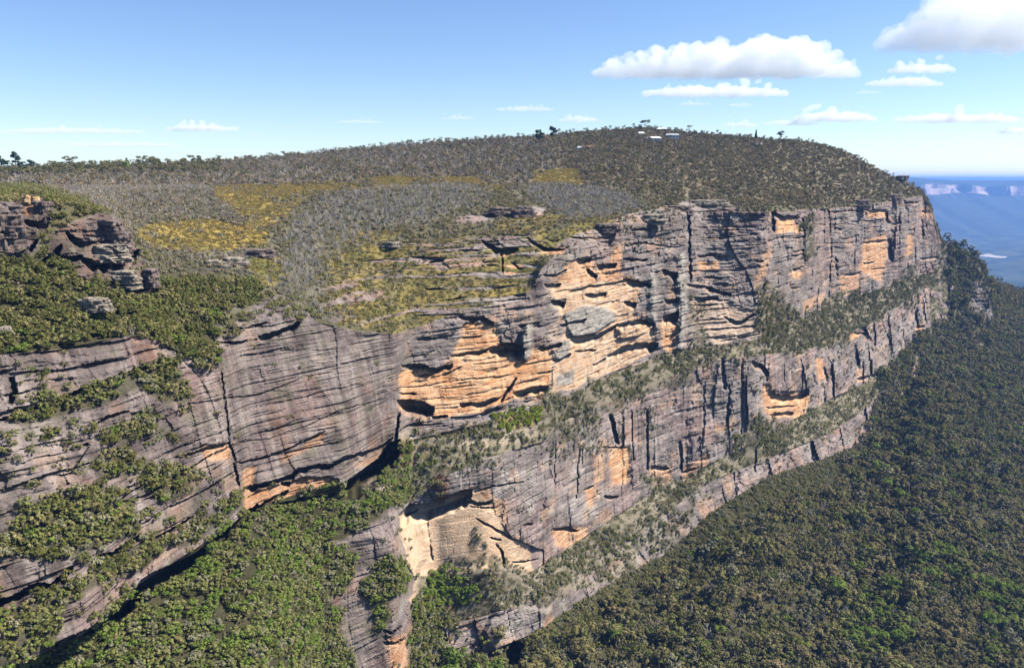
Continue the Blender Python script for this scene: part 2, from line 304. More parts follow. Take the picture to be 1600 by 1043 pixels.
# ---- overhangs: a roof line, how far down the hollow runs (photo px) and how deep it goes (m)
ROOFS = [
 ([(-10,392),(20,396),(45,388),(58,372)],12,9), ([(-10,352),(12,350),(24,338)],8,6), ([(40,342),(60,346),(76,338)],14,7), ([(105,362),(125,374),(155,368),(200,372),(206,366)],12,9), ([(80,396),(110,400),(128,398)],8,6),
 ([(128,402),(150,408),(178,404),(217,390)],16,11), ([(165,441),(205,438),(214,436)],6,5), ([(215,452),(244,446)],7,6), ([(60,410),(80,396),(96,380)],12,7), ([(120,430),(140,438),(152,434)],5,5), ([(330,410),(356,412)],4,3), ([(372,438),(398,430)],6,4),
 ([(-10,938),(20,930),(50,911),(62,908),(78,912),(100,893),(112,884)],13,6), ([(155,865),(175,862),(200,845),(217,836)],9,5),
 ([(64,1018),(100,996),(150,978)],12,6), ([(172,958),(195,944),(220,906),(240,893),(300,866),(326,848)],24,10), ([(324,846),(345,834),(396,792),(402,786)],14,7),
 ([(244,838),(300,806)],6,4), ([(180,786),(230,772),(290,735),(330,708)],3,1.6), ([(90,742),(110,738),(140,695)],3,1.4),
 ([(-10,658),(50,636),(90,622),(170,590),(230,570)],6,3.5), ([(150,662),(165,650),(200,640)],5,2.5), ([(118,697),(138,692)],4,2),
 ([(280,714),(310,703),(335,694),(358,691)],5,2.6), ([(368,722),(400,716),(440,704),(480,686),(506,673)],4,2.2),
 ([(345,622),(400,616),(440,602),(470,590)],2.5,1.2), ([(300,630),(342,622)],2.5,1.2), ([(370,690),(420,684),(480,664),(530,640),(600,622)],2,.8),
 ([(382,760),(420,752),(455,740),(461,733),(485,727),(520,722),(540,712),(585,700),(613,683)],9,5), ([(382,797),(400,791),(425,776),(448,765)],8,4),
 ([(395,799),(440,784),(520,769),(546,760)],8,5), ([(440,752),(452,752)],7,4), ([(540,752),(560,738),(590,716),(606,692),(623,686)],36,22),
 ([(405,524),(436,515),(466,503)],11,6), ([(345,533),(370,534),(385,530)],5,3.5), ([(350,518),(366,517)],4,3), ([(396,507),(416,503)],4,3), ([(430,486),(448,484)],3,2),
 ([(755,374),(770,383),(790,388),(808,387)],12,7), ([(780,396),(806,393)],4,4), ([(800,410),(812,418),(820,416)],4,3), ([(825,370),(835,378),(850,385),(880,388)],7,6), ([(860,374),(872,374)],4,4),
 ([(665,450),(692,450)],4,2.5), ([(695,468),(728,463)],4,2.5), ([(640,400),(662,400)],3,2), ([(672,408),(692,405)],6,4), ([(720,390),(750,389)],4,3), ([(762,413),(778,413)],3,3), ([(804,461),(820,458)],4,3), ([(770,450),(790,447)],3,2), ([(755,408),(775,407)],3,2),
 ([(890,370),(930,371),(960,366)],4,3), ([(988,358),(1018,356)],4,4), ([(1000,378),(1048,384)],3,3), ([(975,403),(1010,405)],5,4), ([(985,380),(1010,378)],4,3), ([(820,345),(840,342)],4,3), ([(715,341),(748,340)],3,2),
 ([(718,493),(735,495),(755,492),(770,504)],9,6), ([(850,428),(870,427),(884,420)],6,5), ([(852,443),(874,442)],8,5),
 ([(766,542),(785,536),(800,536),(817,542)],19,10), ([(705,555),(740,548),(768,542)],6,3.5), ([(722,526),(752,524)],3,2), ([(628,569),(655,567),(680,575),(706,567)],9,6),
 ([(625,604),(660,602),(700,595),(740,590),(800,585)],3,1.4), ([(740,568),(800,562)],2.5,1), ([(655,586),(690,578)],4,2.5), ([(692,584),(720,572)],4,2), ([(690,606),(740,600)],3,1.5), ([(625,613),(648,613)],4,3), ([(622,624),(640,623),(660,626),(676,634)],24,12),
 ([(720,630),(750,627),(785,617),(795,605),(806,590)],9,6), ([(776,629),(800,620)],3,2), ([(675,650),(698,648)],6,5), ([(640,664),(690,660)],3,2.5), ([(805,612),(830,603),(856,601)],14,7), ([(843,543),(877,534)],8,6), ([(820,568),(862,560)],3,2.5), ([(840,582),(862,578)],4,3),
 ([(890,455),(925,445),(960,440),(990,435)],5,4), ([(915,460),(946,455)],9,6), ([(975,435),(1000,440),(1016,443)],9,7), ([(876,506),(915,498)],6,5), ([(893,528),(930,522),(955,510),(963,505)],12,9),
 ([(965,506),(1000,498),(1022,505)],10,8), ([(977,470),(993,472)],11,6), ([(863,468),(881,470)],11,7), ([(903,405),(921,405)],10,6), ([(935,412),(961,410)],11,8), ([(918,420),(931,428)],8,6),
 ([(950,553),(975,540),(1000,535),(1027,535)],14,9), ([(928,568),(946,558)],6,4), ([(900,548),(930,545)],4,4), ([(870,563),(890,552)],5,4), ([(1036,420),(1057,424)],12,8), ([(1040,467),(1059,465)],7,6), ([(1038,492),(1058,485)],15,9), ([(1040,525),(1060,518)],3,2),
 ([(1090,398),(1116,396)],5,5), ([(1073,443),(1100,445)],6,5), ([(1104,447),(1140,458)],9,8), ([(1085,463),(1122,465)],6,6), ([(1133,495),(1155,501),(1178,490)],7,6), ([(1085,485),(1140,480)],3,2.5), ([(1085,500),(1130,497)],3,2.5), ([(1090,515),(1182,508)],3,2.5), ([(1126,532),(1186,521)],3,3), ([(1085,476),(1120,474)],3,2.5),
 ([(1100,431),(1128,433)],4,4), ([(1155,344),(1180,343)],3,3), ([(1204,329),(1225,338),(1246,334)],9,9), ([(1240,370),(1256,369)],4,5), ([(1240,391),(1256,390)],4,5), ([(1237,397),(1255,396)],4,5), ([(1240,418),(1254,416)],5,5), ([(1236,448),(1250,447)],4,4), ([(1180,405),(1192,406)],4,4),
 ([(1350,378),(1382,374)],5,7), ([(1356,328),(1386,327)],4,5), ([(1442,329),(1457,329)],4,6), ([(1416,315),(1434,315)],5,8), ([(1350,410),(1364,408)],4,5), ([(1362,420),(1380,418)],3,4), ([(1320,428),(1346,424)],4,5), ([(1438,403),(1466,400)],4,6), ([(1395,348),(1404,347)],5,6), ([(1330,310),(1350,310)],5,5), ([(1296,432),(1304,404)],3,3),
 ([(1337,519),(1351,520)],4,7), ([(1430,510),(1444,508)],5,6), ([(1204,615),(1235,618),(1263,610)],11,11), ([(1198,636),(1242,632)],4,4), ([(1204,646),(1237,642)],8,8), ([(1176,564),(1190,567),(1200,580)],10,8), ([(1250,612),(1262,608)],8,6), ([(1340,590),(1358,586)],5,6),
 ([(945,773),(964,774)],5,5), ([(943,697),(978,698)],3,2.5), ([(1018,727),(1043,730)],5,4.5), ([(1066,736),(1086,729)],4,4), ([(912,764),(926,758)],3,3),
 ([(625,803),(640,786),(665,787),(690,777),(720,766),(735,763)],26,9), ([(724,776),(745,783),(767,782)],8,5), ([(745,808),(770,822),(785,829),(802,843)],5,2.5), ([(768,839),(782,841)],3,2.5), ([(735,790),(775,792)],3,1.5), ([(748,765),(770,758),(816,752)],3,2), ([(862,825),(885,823),(902,828)],5,5), ([(800,878),(840,872)],3,2), ([(818,818),(830,816)],4,3),
 ([(600,982),(612,987),(627,976)],4,3), ([(600,1000),(618,1003),(632,994)],5,4), ([(792,1012),(803,1000),(816,1004)],36,16), ([(635,690),(700,676),(760,664)],2,1.5), ([(1330,345),(1380,343)],3,4), ([(1296,330),(1340,328)],3,4), ([(1080,330),(1140,327)],3,3), ([(1095,322),(1130,324)],3,3),
 ([(1100,355),(1180,352)],2,1.5), ([(1100,372),(1180,366)],2,1.5), ([(1215,372),(1238,371)],2,1.5), ([(1270,380),(1340,378)],2,2), ([(1265,350),(1340,350)],2,2.5),
]
undercut = np.zeros(PX.shape, np.float32)
jag = fbm2(PX / 7, PY * 0 + 3.3, 3) * 2.6
for k, (pts, h, d) in enumerate(ROOFS):
    xs = [p[0] for p in pts]; ys = [p[1] for p in pts]
    c0, c1 = np.searchsorted(gx, xs[0] - 2), np.searchsorted(gx, xs[-1] + 2)
    if c1 <= c0: continue
    X = PX[:, c0:c1]; Y = PY[:, c0:c1]
    y0 = np.interp(gx[c0:c1], xs, ys)[None] + jag[:, c0:c1] * (min(1, h / 7) if h < 20 else .35)
    L = xs[-1] - xs[0]
    e = np.clip(np.minimum(X - xs[0] + 2, xs[-1] + 2 - X) / (4 if d > 20 else max(3, min(L * .22, 12))), 0, 1)
    e = np.sqrt(e)
    t = (Y - y0) / (h * 1.15 * (.35 + .65 * e) * (1 + (.35 if h < 20 else .10) * n2(X / 9 + k, Y * 0)))
    prof = np.where((t > 0) & (t < 1), np.minimum(1, (1 - t) * 1.7), 0)
    val = prof * d * 1.45 * e
    undercut[:, c0:c1] = np.maximum(undercut[:, c0:c1], val.astype(np.float32))
# vertical clefts: (line of points going down, width px, depth m)
CLEFTS = [
 ([(18,590),(22,610),(14,632)],8,5), ([(346,580),(352,640),(358,690)],2.5,2), ([(358,691),(368,722)],3,2.5), ([(366,722),(372,760)],4,2.5),
 ([(1075,298),(1076,360),(1078,440)],4,6), ([(1207,326),(1207,362)],6,9), ([(1255,340),(1256,415)],3,5), ([(1389,372),(1390,408)],6,11), ([(1384,330),(1388,352)],5,7), ([(1431,480),(1433,522)],4,8), ([(1338,548),(1341,572)],5,8),
 ([(953,648),(958,668),(965,694)],6,8), ([(1010,640),(1012,735)],3,3.5), ([(1062,690),(1065,732)],5,5), ([(1128,560),(1133,610)],5,4), ([(1140,600),(1135,660)],4,4), ([(783,393),(785,428)],3,4), ([(776,850),(784,862),(786,882)],3,4), ([(1287,572),(1292,596)],5,6), ([(1270,583),(1274,602)],3,5),
 ([(622,640),(618,690)],4,6), ([(1305,400),(1308,440)],3,4), ([(1413,310),(1416,330)],4,6), ([(868,690),(866,760)],2,2), ([(905,700),(900,780)],2,2.5), ([(1160,560),(1158,680)],2,2.5), ([(1225,575),(1226,600)],2,2), ([(1100,600),(1098,700)],2,2.5), ([(985,640),(990,720)],2,2.5), ([(1180,700),(1180,740)],3,3), ([(1270,690),(1268,720)],4,4),
 ([(1440,330),(1441,372)],3,5), ([(1405,320),(1406,360)],3,4), ([(666,815),(670,840),(674,876)],4,1.5), ([(1300,560),(1302,600)],3,4), ([(1360,560),(1362,590)],3,4), ([(1460,330),(1462,370)],2,4),
]
cleft = np.zeros(PX.shape, np.float32)
for pts, w, d in CLEFTS:
    ys = [p[1] for p in pts]; xs = [p[0] for p in pts]
    x0 = np.interp(PY, ys, xs) + n2(PY / 6, PX * 0) * 1.5
    e = np.clip(np.minimum(PY - ys[0] + 2, ys[-1] + 2 - PY) / 6, 0, 1)
    t = np.abs(PX - x0) / (w * .62 + .6)
    v = np.where(t < 1, np.minimum(1, (1 - t) * 1.8), 0) * d * e
    cleft = np.maximum(cleft, v.astype(np.float32))

# ---- pillars standing out of the face: polygon, metres
PILLARS = [([(816,560),(814,530),(820,505),(828,505),(832,530),(830,556),(822,566)], 5.5), ([(1012,440),(1018,425),(1026,440),(1028,515),(1018,512)], 4), ([(1060,400),(1070,392),(1073,470),(1068,548),(1056,545),(1060,470)], 5),
 ([(1398,338),(1413,328),(1413,400),(1400,408)], 6), ([(958,398),(966,383),(974,388),(970,412),(962,425),(952,428)], 3), ([(880,490),(910,478),(945,480),(962,490),(962,502),(930,520),(893,526),(882,512)], 5), ([(965,512),(1000,508),(1010,518),(995,528),(965,530)], 5),
 ([(628,806),(652,797),(664,806),(668,850),(664,872),(645,905),(630,850)], 4), ([(1190,500),(1196,450),(1204,390),(1210,390),(1200,450),(1196,500)], 3), ([(986,690),(1008,690),(1008,760),(988,765)], 3), ([(1075,650),(1110,640),(1108,700),(1080,728)], 3),
 ([(1200,572),(1240,578),(1275,570),(1278,600),(1240,612),(1205,610)], 4), ([(868,560),(880,530),(890,530),(888,556),(874,566)], 4), ([(780,940),(860,955),(850,985),(810,1000),(770,1020),(755,990)], 3),
 ([(845,640),(862,640),(870,690),(845,690)], 0)]
pil = np.zeros(PX.shape, np.float32)
for poly, d in PILLARS:
    if d: pil += blur(inpoly(WX2, WY2, poly), 2, 1, 1) * d

# ------------------------------------------------------------------ relief of the beds and joints
warp = fbm2(S / 70, BZ / 70, 2) * 3.0
zz = BZ + warp
smooth_wall = zone([(350,560),(380,515),(430,497),(500,507),(560,520),(622,525),(625,690),(540,745),(385,790),(372,700)], r=6)
lower_tier = np.maximum(sstep(6.8, 7.2, SEG) * sstep(625, 660, PX), .9 * zone([(480,850),(560,820),(622,780),(645,800),(655,900),(645,1100),(480,1100)], r=6))
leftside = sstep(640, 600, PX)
buttress = zone([(480,850),(560,820),(622,780),(645,800),(655,900),(645,1100),(480,1100)], r=6)
creamy = inpoly(PX, PY, [(615,795),(690,780),(745,762),(800,840),(850,860),(850,920),(640,960)])
rough = (1 - .52 * smooth_wall) * (1 - .10 * leftside) * (1 - .15 * buttress) * (1 - .45 * np.clip(orange, 0, 1)) * (1 - .85 * creamy)
rel = np.zeros(PX.shape, np.float32)          # metres towards the viewer
bedtone = np.zeros(PX.shape, np.float32)
dist_f = np.clip(D0 / 420, .7, 1.9)
for T, amp, lat in ((1.9, .35, 9.), (4.3, .75, 18.), (11., 1.5, 34.)):
    q = zz / T + .35 * n2(S / (lat * 2.2), BZ * 0 + T)
    k = np.floor(q); f = q - k
    v0 = n2(S / lat + 31.7 * k, k * 5.1 + T)
    groove = np.exp(-((np.minimum(f, 1 - f) * T / .32) ** 2)) * sstep(-.1, .5, n2(S / 10 + 7 * k, k * 3.3))
    a = amp * (1 - .55 * lower_tier)
    rel += a * (v0 * 1.0 + (f - .5) * .35) - groove * (.42 if T < 10 else .55) * (1 - .6 * lower_tier)
    bedtone += v0 * (.5 if T < 4 else .35)
for T, amp, seed in ((17., 1.3, 9.), (41., 2.6, 15.)):
    q = S / T + .6 * fbm2(S / 60 + seed, BZ / 45, 2)
    k = np.floor(q); f = q - k
    v = n2(k * 9.7 + seed, BZ / 38 + k * 1.7)
    groove = np.exp(-((np.minimum(f, 1 - f) * T / .5) ** 2)) * sstep(.0, .6, n2(BZ / 17 + 5 * k, k * 2.1))
    rel += (amp * v * (1 + .2 * lower_tier + 1.1 * sstep(620, 780, D0)) - groove * (.9 + 1.2 * sstep(620, 780, D0))) * (.5 + .4 * lower_tier + .3 * sstep(1050, 1150, PX))
# broken blocks: every bed is cut into blocks that stand proud or lie back
for T, L, amp, seed in ((2.4, 5., .40, 2.), (5.2, 11., .85, 5.), (9.5, 21., 1.3, 8.)):
    q = (zz + 1.1 * fbm2(S / 14 + seed, BZ / 14, 2)) / T; k = np.floor(q); f = q - k
    j = np.floor(S / L + 7.7 * n2(k * 1.37 + seed, k * 0) + .25 * fbm2(S / 6 + seed, BZ / 5, 2))
    rel += amp * n2(j * 3.17 + seed * 11, k * 5.71 + j * 1.3) * (.75 + .5 * n2(S / 50 + seed, BZ / 40))
    # some beds overhang the one below
    m = sstep(.12, .45, n2(S / (L * .9) + 17.3 * k, k * 2.9 + seed)) * (1 - .7 * lower_tier)
    rel -= m * np.clip((f - .58) / .42, 0, 1) * amp * 2.3
rel += 1.0 * fbm2(S / 7 + 31, BZ / 6, 4) * (1 - .5 * lower_tier) * (1 + .7 * leftside)
rel += leftside * 1.6 * fbm2(S / 19 + 3, BZ / 11, 3)
fine = fbm2(S / 2.6, BZ / 1.5, 3)
rel += .52 * fine * dist_f
rel *= rough * (.9 + .25 * (dist_f - .7))
wz = BZ + .5 * n2(S / 40, BZ / 30)
for T, a_ in ((1.7, .42), (3.3, .6), (7.1, .9)):
    kk = np.round(wz / T)
    rel -= a_ * smooth_wall * np.exp(-((np.abs(wz / T - kk) * T / .24) ** 2)) * sstep(-.3, .3, n2(S / 16 + kk * 5.3, kk * 3.7))
# fresh rock: thin flags with deep shadow gaps
q = (zz + .04 * S + 1.2 * fbm2(S / 18, BZ / 12, 2)) / 3.6
k = np.floor(q); f = q - k
rel += orange * (.75 * n2(S / 7 + 13 * k, k * 3.1) + .5 * (f - .5)) * (1 - .8 * inpoly(PX, PY, [(626,800),(730,762),(770,810),(790,900),(640,940)]))
soil = fbm2(BX / 14, BY / 14, 4) * 1.6
relief = rel * rock + soil * (1 - rock) * .6
DEPTH = D0 - relief - pil + recess + undercut + cleft
DEPTH = DEPTH.astype(np.float32)
# keep the far skyline calm
PXYZ = np.stack([A * DEPTH, DEPTH, B * DEPTH], -1)

# ------------------------------------------------------------------ colours of rock and soil
def lerp(a, b, t):
    t = t[..., None]
    return np.asarray(a, np.float32) * (1 - t) + np.asarray(b, np.float32) * t
g = np.clip(.5 + .75 * fbm2(S / 16, BZ / 5, 4) + .30 * bedtone, 0, 1)
rockc = lerp((.118, .097, .088), (.290, .243, .218), g)
mv = sstep(-.15, .5, fbm2(S / 45 + 9, BZ / 30, 3))
rockc *= lerp((1, 1, 1), (1.10, .96, .94), mv)
pale = sstep(.12, .6, fbm2(S / 10 + 40, BZ / 7, 4)) * .55
rockc = rockc * (1 - pale[..., None]) + np.array((.38, .335, .29), np.float32) * pale[..., None]
streak = fbm2(S / 1.6, BZ / 26, 3)
dk = sstep(.12, .6, streak) * (.25 + .25 * lower_tier)
rockc *= (1 - dk[..., None] * .75)
wt = sstep(.25, .6, fbm2(S / 1.3 + 77, BZ / 15, 3)) * zone([(395,585),(430,560),(470,600),(440,640),(400,640)],[(460,640),(500,620),(500,690),(470,690)],[(190,540),(222,520),(226,585),(196,585)],[(340,590),(620,540),(620,690),(380,780)], r=5) * .55
rockc = rockc * (1 - wt[..., None] * .6) + .6 * np.array((.50, .46, .42), np.float32) * wt[..., None]
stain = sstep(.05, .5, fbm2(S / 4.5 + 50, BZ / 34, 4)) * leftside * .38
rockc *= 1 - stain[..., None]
pst = sstep(.15, .55, fbm2(S / 3.2 + 90, BZ / 20, 4)) * leftside * .5
rockc = rockc * (1 - pst[..., None]) + np.array((.40, .355, .31), np.float32) * pst[..., None]
rockc *= 1 + .16 * (lower_tier * (1 - leftside))[..., None]
warm = sstep(.12, .55, fbm2(S / 12 + 5, BZ / 9 + 5, 4)) * (.35 + .35 * (1 - leftside))
warm = np.maximum(warm, np.clip(undercut / 3, 0, 1) * .55 * sstep(600, 620, PX))
of = np.clip(.5 + .9 * fbm2(S / 5, BZ / 2.0, 4), 0, 1)
oc = lerp((.52, .245, .105), (.67, .43, .25), of)
oc = np.where(creamy[..., None], lerp((.60, .395, .235), (.69, .50, .335), of), oc)
oc = np.where(inpoly(PX, PY, [(855,440),(1030,440),(1030,560),(860,620)])[..., None], lerp((.56, .325, .17), (.68, .50, .34), of), oc)
oc = np.where(inpoly(PX, PY, [(1070,460),(1190,460),(1190,545),(1070,545)])[..., None], lerp((.50, .35, .23), (.64, .49, .36), of), oc)
oc *= (1 - np.where(creamy, .12, .26) * sstep(.2, .6, fbm2(S / 2.2 + 3, BZ / 12, 3)))[..., None]
greyp = blur(inpoly(WX2, WY2, PILLARS[5][0]) | inpoly(WX2, WY2, PILLARS[0][0]) | inpoly(WX2, WY2, PILLARS[12][0]) | inpoly(WX2, WY2, PILLARS[1][0]) | inpoly(WX2, WY2, PILLARS[2][0]) | inpoly(WX2, WY2, [(870,588),(900,575),(896,598),(872,603)]), 1, 1, 1)
ow = np.clip(np.maximum(orange, warm * .55), 0, 1) * (1 - greyp)
ow *= sstep(-.55, -.12, fbm2(S / 8 + 60, BZ / 6, 4) + orange * .42 - .12)
ow = np.where(creamy & (orange > .3), np.maximum(ow, .93), ow)
rockc = rockc * (1 - ow[..., None]) + oc * ow[..., None]
rockc = rockc * (1 - greyp[..., None]) + lerp((.22, .195, .165), (.37, .335, .285), np.clip(.5 + fine, 0, 1)) * greyp[..., None]
# rust and wet stain by the waterfall, red earth by the ledge
rust = zone([(720,965),(745,960),(770,1000),(772,1025),(745,1010)],[(690,945),(715,940),(730,960),(700,962)],[(672,752),(690,735),(702,760),(690,790),(678,780)],[(612,712),(640,708),(648,725),(620,728)], r=1)
# soils
e1 = fbm2(BX / 9, BY / 9, 4); e2 = fbm2(BX / 30, BY / 30, 4)
soilc = lerp((.060, .058, .026), (.125, .112, .055), np.clip(.5 + .8 * e1, 0, 1))
grass = np.zeros(PX.shape, np.float32)
GRASS = [
 ([(335,292),(420,285),(470,290),(620,276),(745,278),(750,290),(640,294),(500,300),(470,315),(450,350),(405,356),(380,335),(345,316)], 1.1),
 ([(205,362),(260,348),(330,344),(395,348),(425,365),(415,388),(330,396),(245,386)], 1.1), ([(740,286),(800,289),(805,298),(760,300)], 1), ([(828,268),(903,265),(906,290),(830,290)], 1.2), ([(820,214),(900,208),(905,222),(830,226)], .3),
 ([(400,395),(440,400),(450,440),(420,445),(385,420)], .9), ([(500,392),(600,385),(700,376),(830,360),(985,338),(1000,350),(900,365),(860,400),(845,460),(690,498),(620,520),(520,500)], .55), ([(540,365),(640,360),(600,385),(530,400)], .7),
 ([(770,335),(980,335),(900,352),(780,360)], .6), ([(250,270),(285,268),(285,274),(250,275)], .9), ([(770,652),(800,640),(845,636),(840,665),(790,672)], .8), ([(630,685),(660,690),(680,720),(640,720)], .6)]
for poly, w in GRASS:
    grass = np.maximum(grass, blur(inpoly(WX, WY, poly), 2, 1, 1) * w)
gcol = lerp((.150, .140, .040), (.36, .255, .070), np.clip(.45 + .9 * e2 + .35 * e1, 0, 1))
gw = np.clip(grass * (1.05 + .5 * e1) * sstep(-.34, -.04, fbm2(PX / 34 + 7, PY / 9, 4) + .16 * (SEG > 3)), 0, 1)
soilc = soilc * (1 - gw[..., None]) + gcol * gw[..., None]
heath = sstep(0, .6, fbm2(BX / 6 + 3, BY / 20, 3)) * (SEG < 4.5) * (1 - gw)
soilc = soilc * (1 - .6 * heath[..., None]) + np.array((.19, .17, .13), np.float32) * (.6 * heath[..., None])
sand = np.clip(zone([(700,690),(760,676),(840,668),(850,680),(780,700),(720,705)],[(560,755),(600,735),(622,745),(600,770)],[(640,655),(650,690),(622,690),(622,660)], r=2) * sstep(-.35, .15, e1), 0, 1)
soilc = soilc * (1 - sand[..., None]) + np.array((.42, .33, .24), np.float32) * sand[..., None]
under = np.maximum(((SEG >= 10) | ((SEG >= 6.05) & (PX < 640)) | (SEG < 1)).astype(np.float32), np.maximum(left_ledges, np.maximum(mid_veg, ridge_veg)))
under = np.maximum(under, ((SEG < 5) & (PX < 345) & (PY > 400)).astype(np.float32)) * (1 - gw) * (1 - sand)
soilc = soilc * (1 - under[..., None] * np.where(SEG < 1, .15, .38)[..., None])  # ground beneath plants darkened: leaf litter plus canopy shade put into the colour
hs_ = (SEG < 1).astype(np.float32) * .7 * sstep(-.5, .2, e2) * (1 - gw)
soilc = soilc * (1 - hs_[..., None]) + np.array((.215, .175, .105), np.float32) * hs_[..., None]
ledge_soil = ((SEG >= 5) & (SEG < 10) & (PX > 640)).astype(np.float32) * sstep(-.25, .3, fbm2(PX / 9, PY / 5, 4)) * .75
soilc = soilc * (1 - ledge_soil[..., None]) + np.array((.30, .255, .18), np.float32) * ledge_soil[..., None]
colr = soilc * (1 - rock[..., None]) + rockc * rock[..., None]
dark_l = leftside * .16 + smooth_wall * .08  # left rock and smooth wall get a darker stone tone
colr *= (1 - dark_l * rock)[..., None] * np.where((rock * leftside)[..., None] > .5, np.array((1.03, .98, .97), np.float32), 1)
lich = rock * sstep(.15, .55, fbm2(S / 5 + 21, BZ / 4, 4)) * .35 * (1 - orange)
colr = colr * (1 - lich[..., None]) + np.array((.15, .145, .085), np.float32) * lich[..., None]
rst = rust * sstep(-.4, .2, e1)
colr = colr * (1 - .55 * rst[..., None]) + np.array((.17, .06, .03), np.float32) * (.55 * rst[..., None])
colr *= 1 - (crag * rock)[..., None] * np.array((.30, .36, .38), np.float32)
colr = np.clip(colr, .015, .75)

# ------------------------------------------------------------------ materials
def new_mat(name):
    m = bpy.data.materials.new(name); m.use_nodes = True
    nt = m.node_tree; b = nt.nodes.get('Principled BSDF')
    b.inputs['Roughness'].default_value = .9
    b.inputs['Specular IOR Level'].default_value = .12
    return m, nt, b

def mat_ground(name, scale, bump):
    m, nt, b = new_mat(name)
    at_ = nt.nodes.new('ShaderNodeAttribute'); at_.attribute_name = 'tint'
    tc = nt.nodes.new('ShaderNodeTexCoord')
    mp = nt.nodes.new('ShaderNodeMapping'); mp.inputs['Scale'].default_value = (1, 1, 2.2)
    nt.links.new(tc.outputs['Object'], mp.inputs['Vector'])
    n = nt.nodes.new('ShaderNodeTexNoise'); n.inputs['Scale'].default_value = scale; n.inputs['Detail'].default_value = 6; n.inputs['Roughness'].default_value = .7
    nt.links.new(mp.outputs[0], n.inputs['Vector'])
    mr = nt.nodes.new('ShaderNodeMapRange'); mr.inputs['From Min'].default_value = .3; mr.inputs['From Max'].default_value = .7
    mr.inputs['To Min'].default_value = .66; mr.inputs['To Max'].default_value = 1.30
    nt.links.new(n.outputs['Fac'], mr.inputs['Value'])
    vm = nt.nodes.new('ShaderNodeVectorMath'); vm.operation = 'SCALE'
    nt.links.new(at_.outputs['Color'], vm.inputs[0]); nt.links.new(mr.outputs[0], vm.inputs['Scale'])
    nt.links.new(vm.outputs[0], b.inputs['Base Color'])
    bp = nt.nodes.new('ShaderNodeBump'); bp.inputs['Strength'].default_value = bump; bp.inputs['Distance'].default_value = 1.2
    nt.links.new(n.outputs['Fac'], bp.inputs['Height']); nt.links.new(bp.outputs[0], b.inputs['Normal'])
    return m
M_ROCK = mat_ground('sandstone', .9, .7)
M_SOIL = mat_ground('soil', .7, .5)

def mat_plain(name, c, var=.25, scale=1.5, rough=.85, bump=0.0):
    m, nt, b = new_mat(name)
    b.inputs['Roughness'].default_value = rough
    tc = nt.nodes.new('ShaderNodeTexCoord')
    n = nt.nodes.new('ShaderNodeTexNoise'); n.inputs['Scale'].default_value = scale; n.inputs['Detail'].default_value = 5
    nt.links.new(tc.outputs['Object'], n.inputs['Vector'])
    r = nt.nodes.new('ShaderNodeValToRGB')
    r.color_ramp.elements[0].position = .3; r.color_ramp.elements[1].position = .7
    r.color_ramp.elements[0].color = tuple(x * (1 - var) for x in c) + (1,); r.color_ramp.elements[1].color = tuple(min(1, x * (1 + var)) for x in c) + (1,)
    nt.links.new(n.outputs['Fac'], r.inputs['Fac']); nt.links.new(r.outputs[0], b.inputs['Base Color'])
    if bump:
        bp = nt.nodes.new('ShaderNodeBump'); bp.inputs['Strength'].default_value = bump
        nt.links.new(n.outputs['Fac'], bp.inputs['Height']); nt.links.new(bp.outputs[0], b.inputs['Normal'])
    return m

def mat_leaf(name, c1, c2, trans=.12):
    m = bpy.data.materials.new(name); m.use_nodes = True
    nt = m.node_tree; nt.nodes.clear()
    out = nt.nodes.new('ShaderNodeOutputMaterial')
    oi = nt.nodes.new('ShaderNodeObjectInfo')
    at_ = nt.nodes.new('ShaderNodeAttribute'); at_.attribute_name = 'tone'
    mix = nt.nodes.new('ShaderNodeMix'); mix.data_type = 'RGBA'
    nt.links.new(oi.outputs['Random'], mix.inputs['Factor'])
    mix.inputs['A'].default_value = c1 + (1,); mix.inputs['B'].default_value = c2 + (1,)
    mr = nt.nodes.new('ShaderNodeMapRange'); mr.inputs['To Min'].default_value = .55; mr.inputs['To Max'].default_value = 1.45
    nt.links.new(at_.outputs['Fac'], mr.inputs['Value'])
    vm = nt.nodes.new('ShaderNodeVectorMath'); vm.operation = 'SCALE'
    nt.links.new(mix.outputs['Result'], vm.inputs[0]); nt.links.new(mr.outputs[0], vm.inputs['Scale'])
    d = nt.nodes.new('ShaderNodeBsdfDiffuse'); t = nt.nodes.new('ShaderNodeBsdfTranslucent'); ms = nt.nodes.new('ShaderNodeMixShader')
    ms.inputs[0].default_value = trans
    nt.links.new(vm.outputs[0], d.inputs[0]); nt.links.new(vm.outputs[0], t.inputs[0])
    nt.links.new(d.outputs[0], ms.inputs[1]); nt.links.new(t.outputs[0], ms.inputs[2]); nt.links.new(ms.outputs[0], out.inputs[0])
    return m

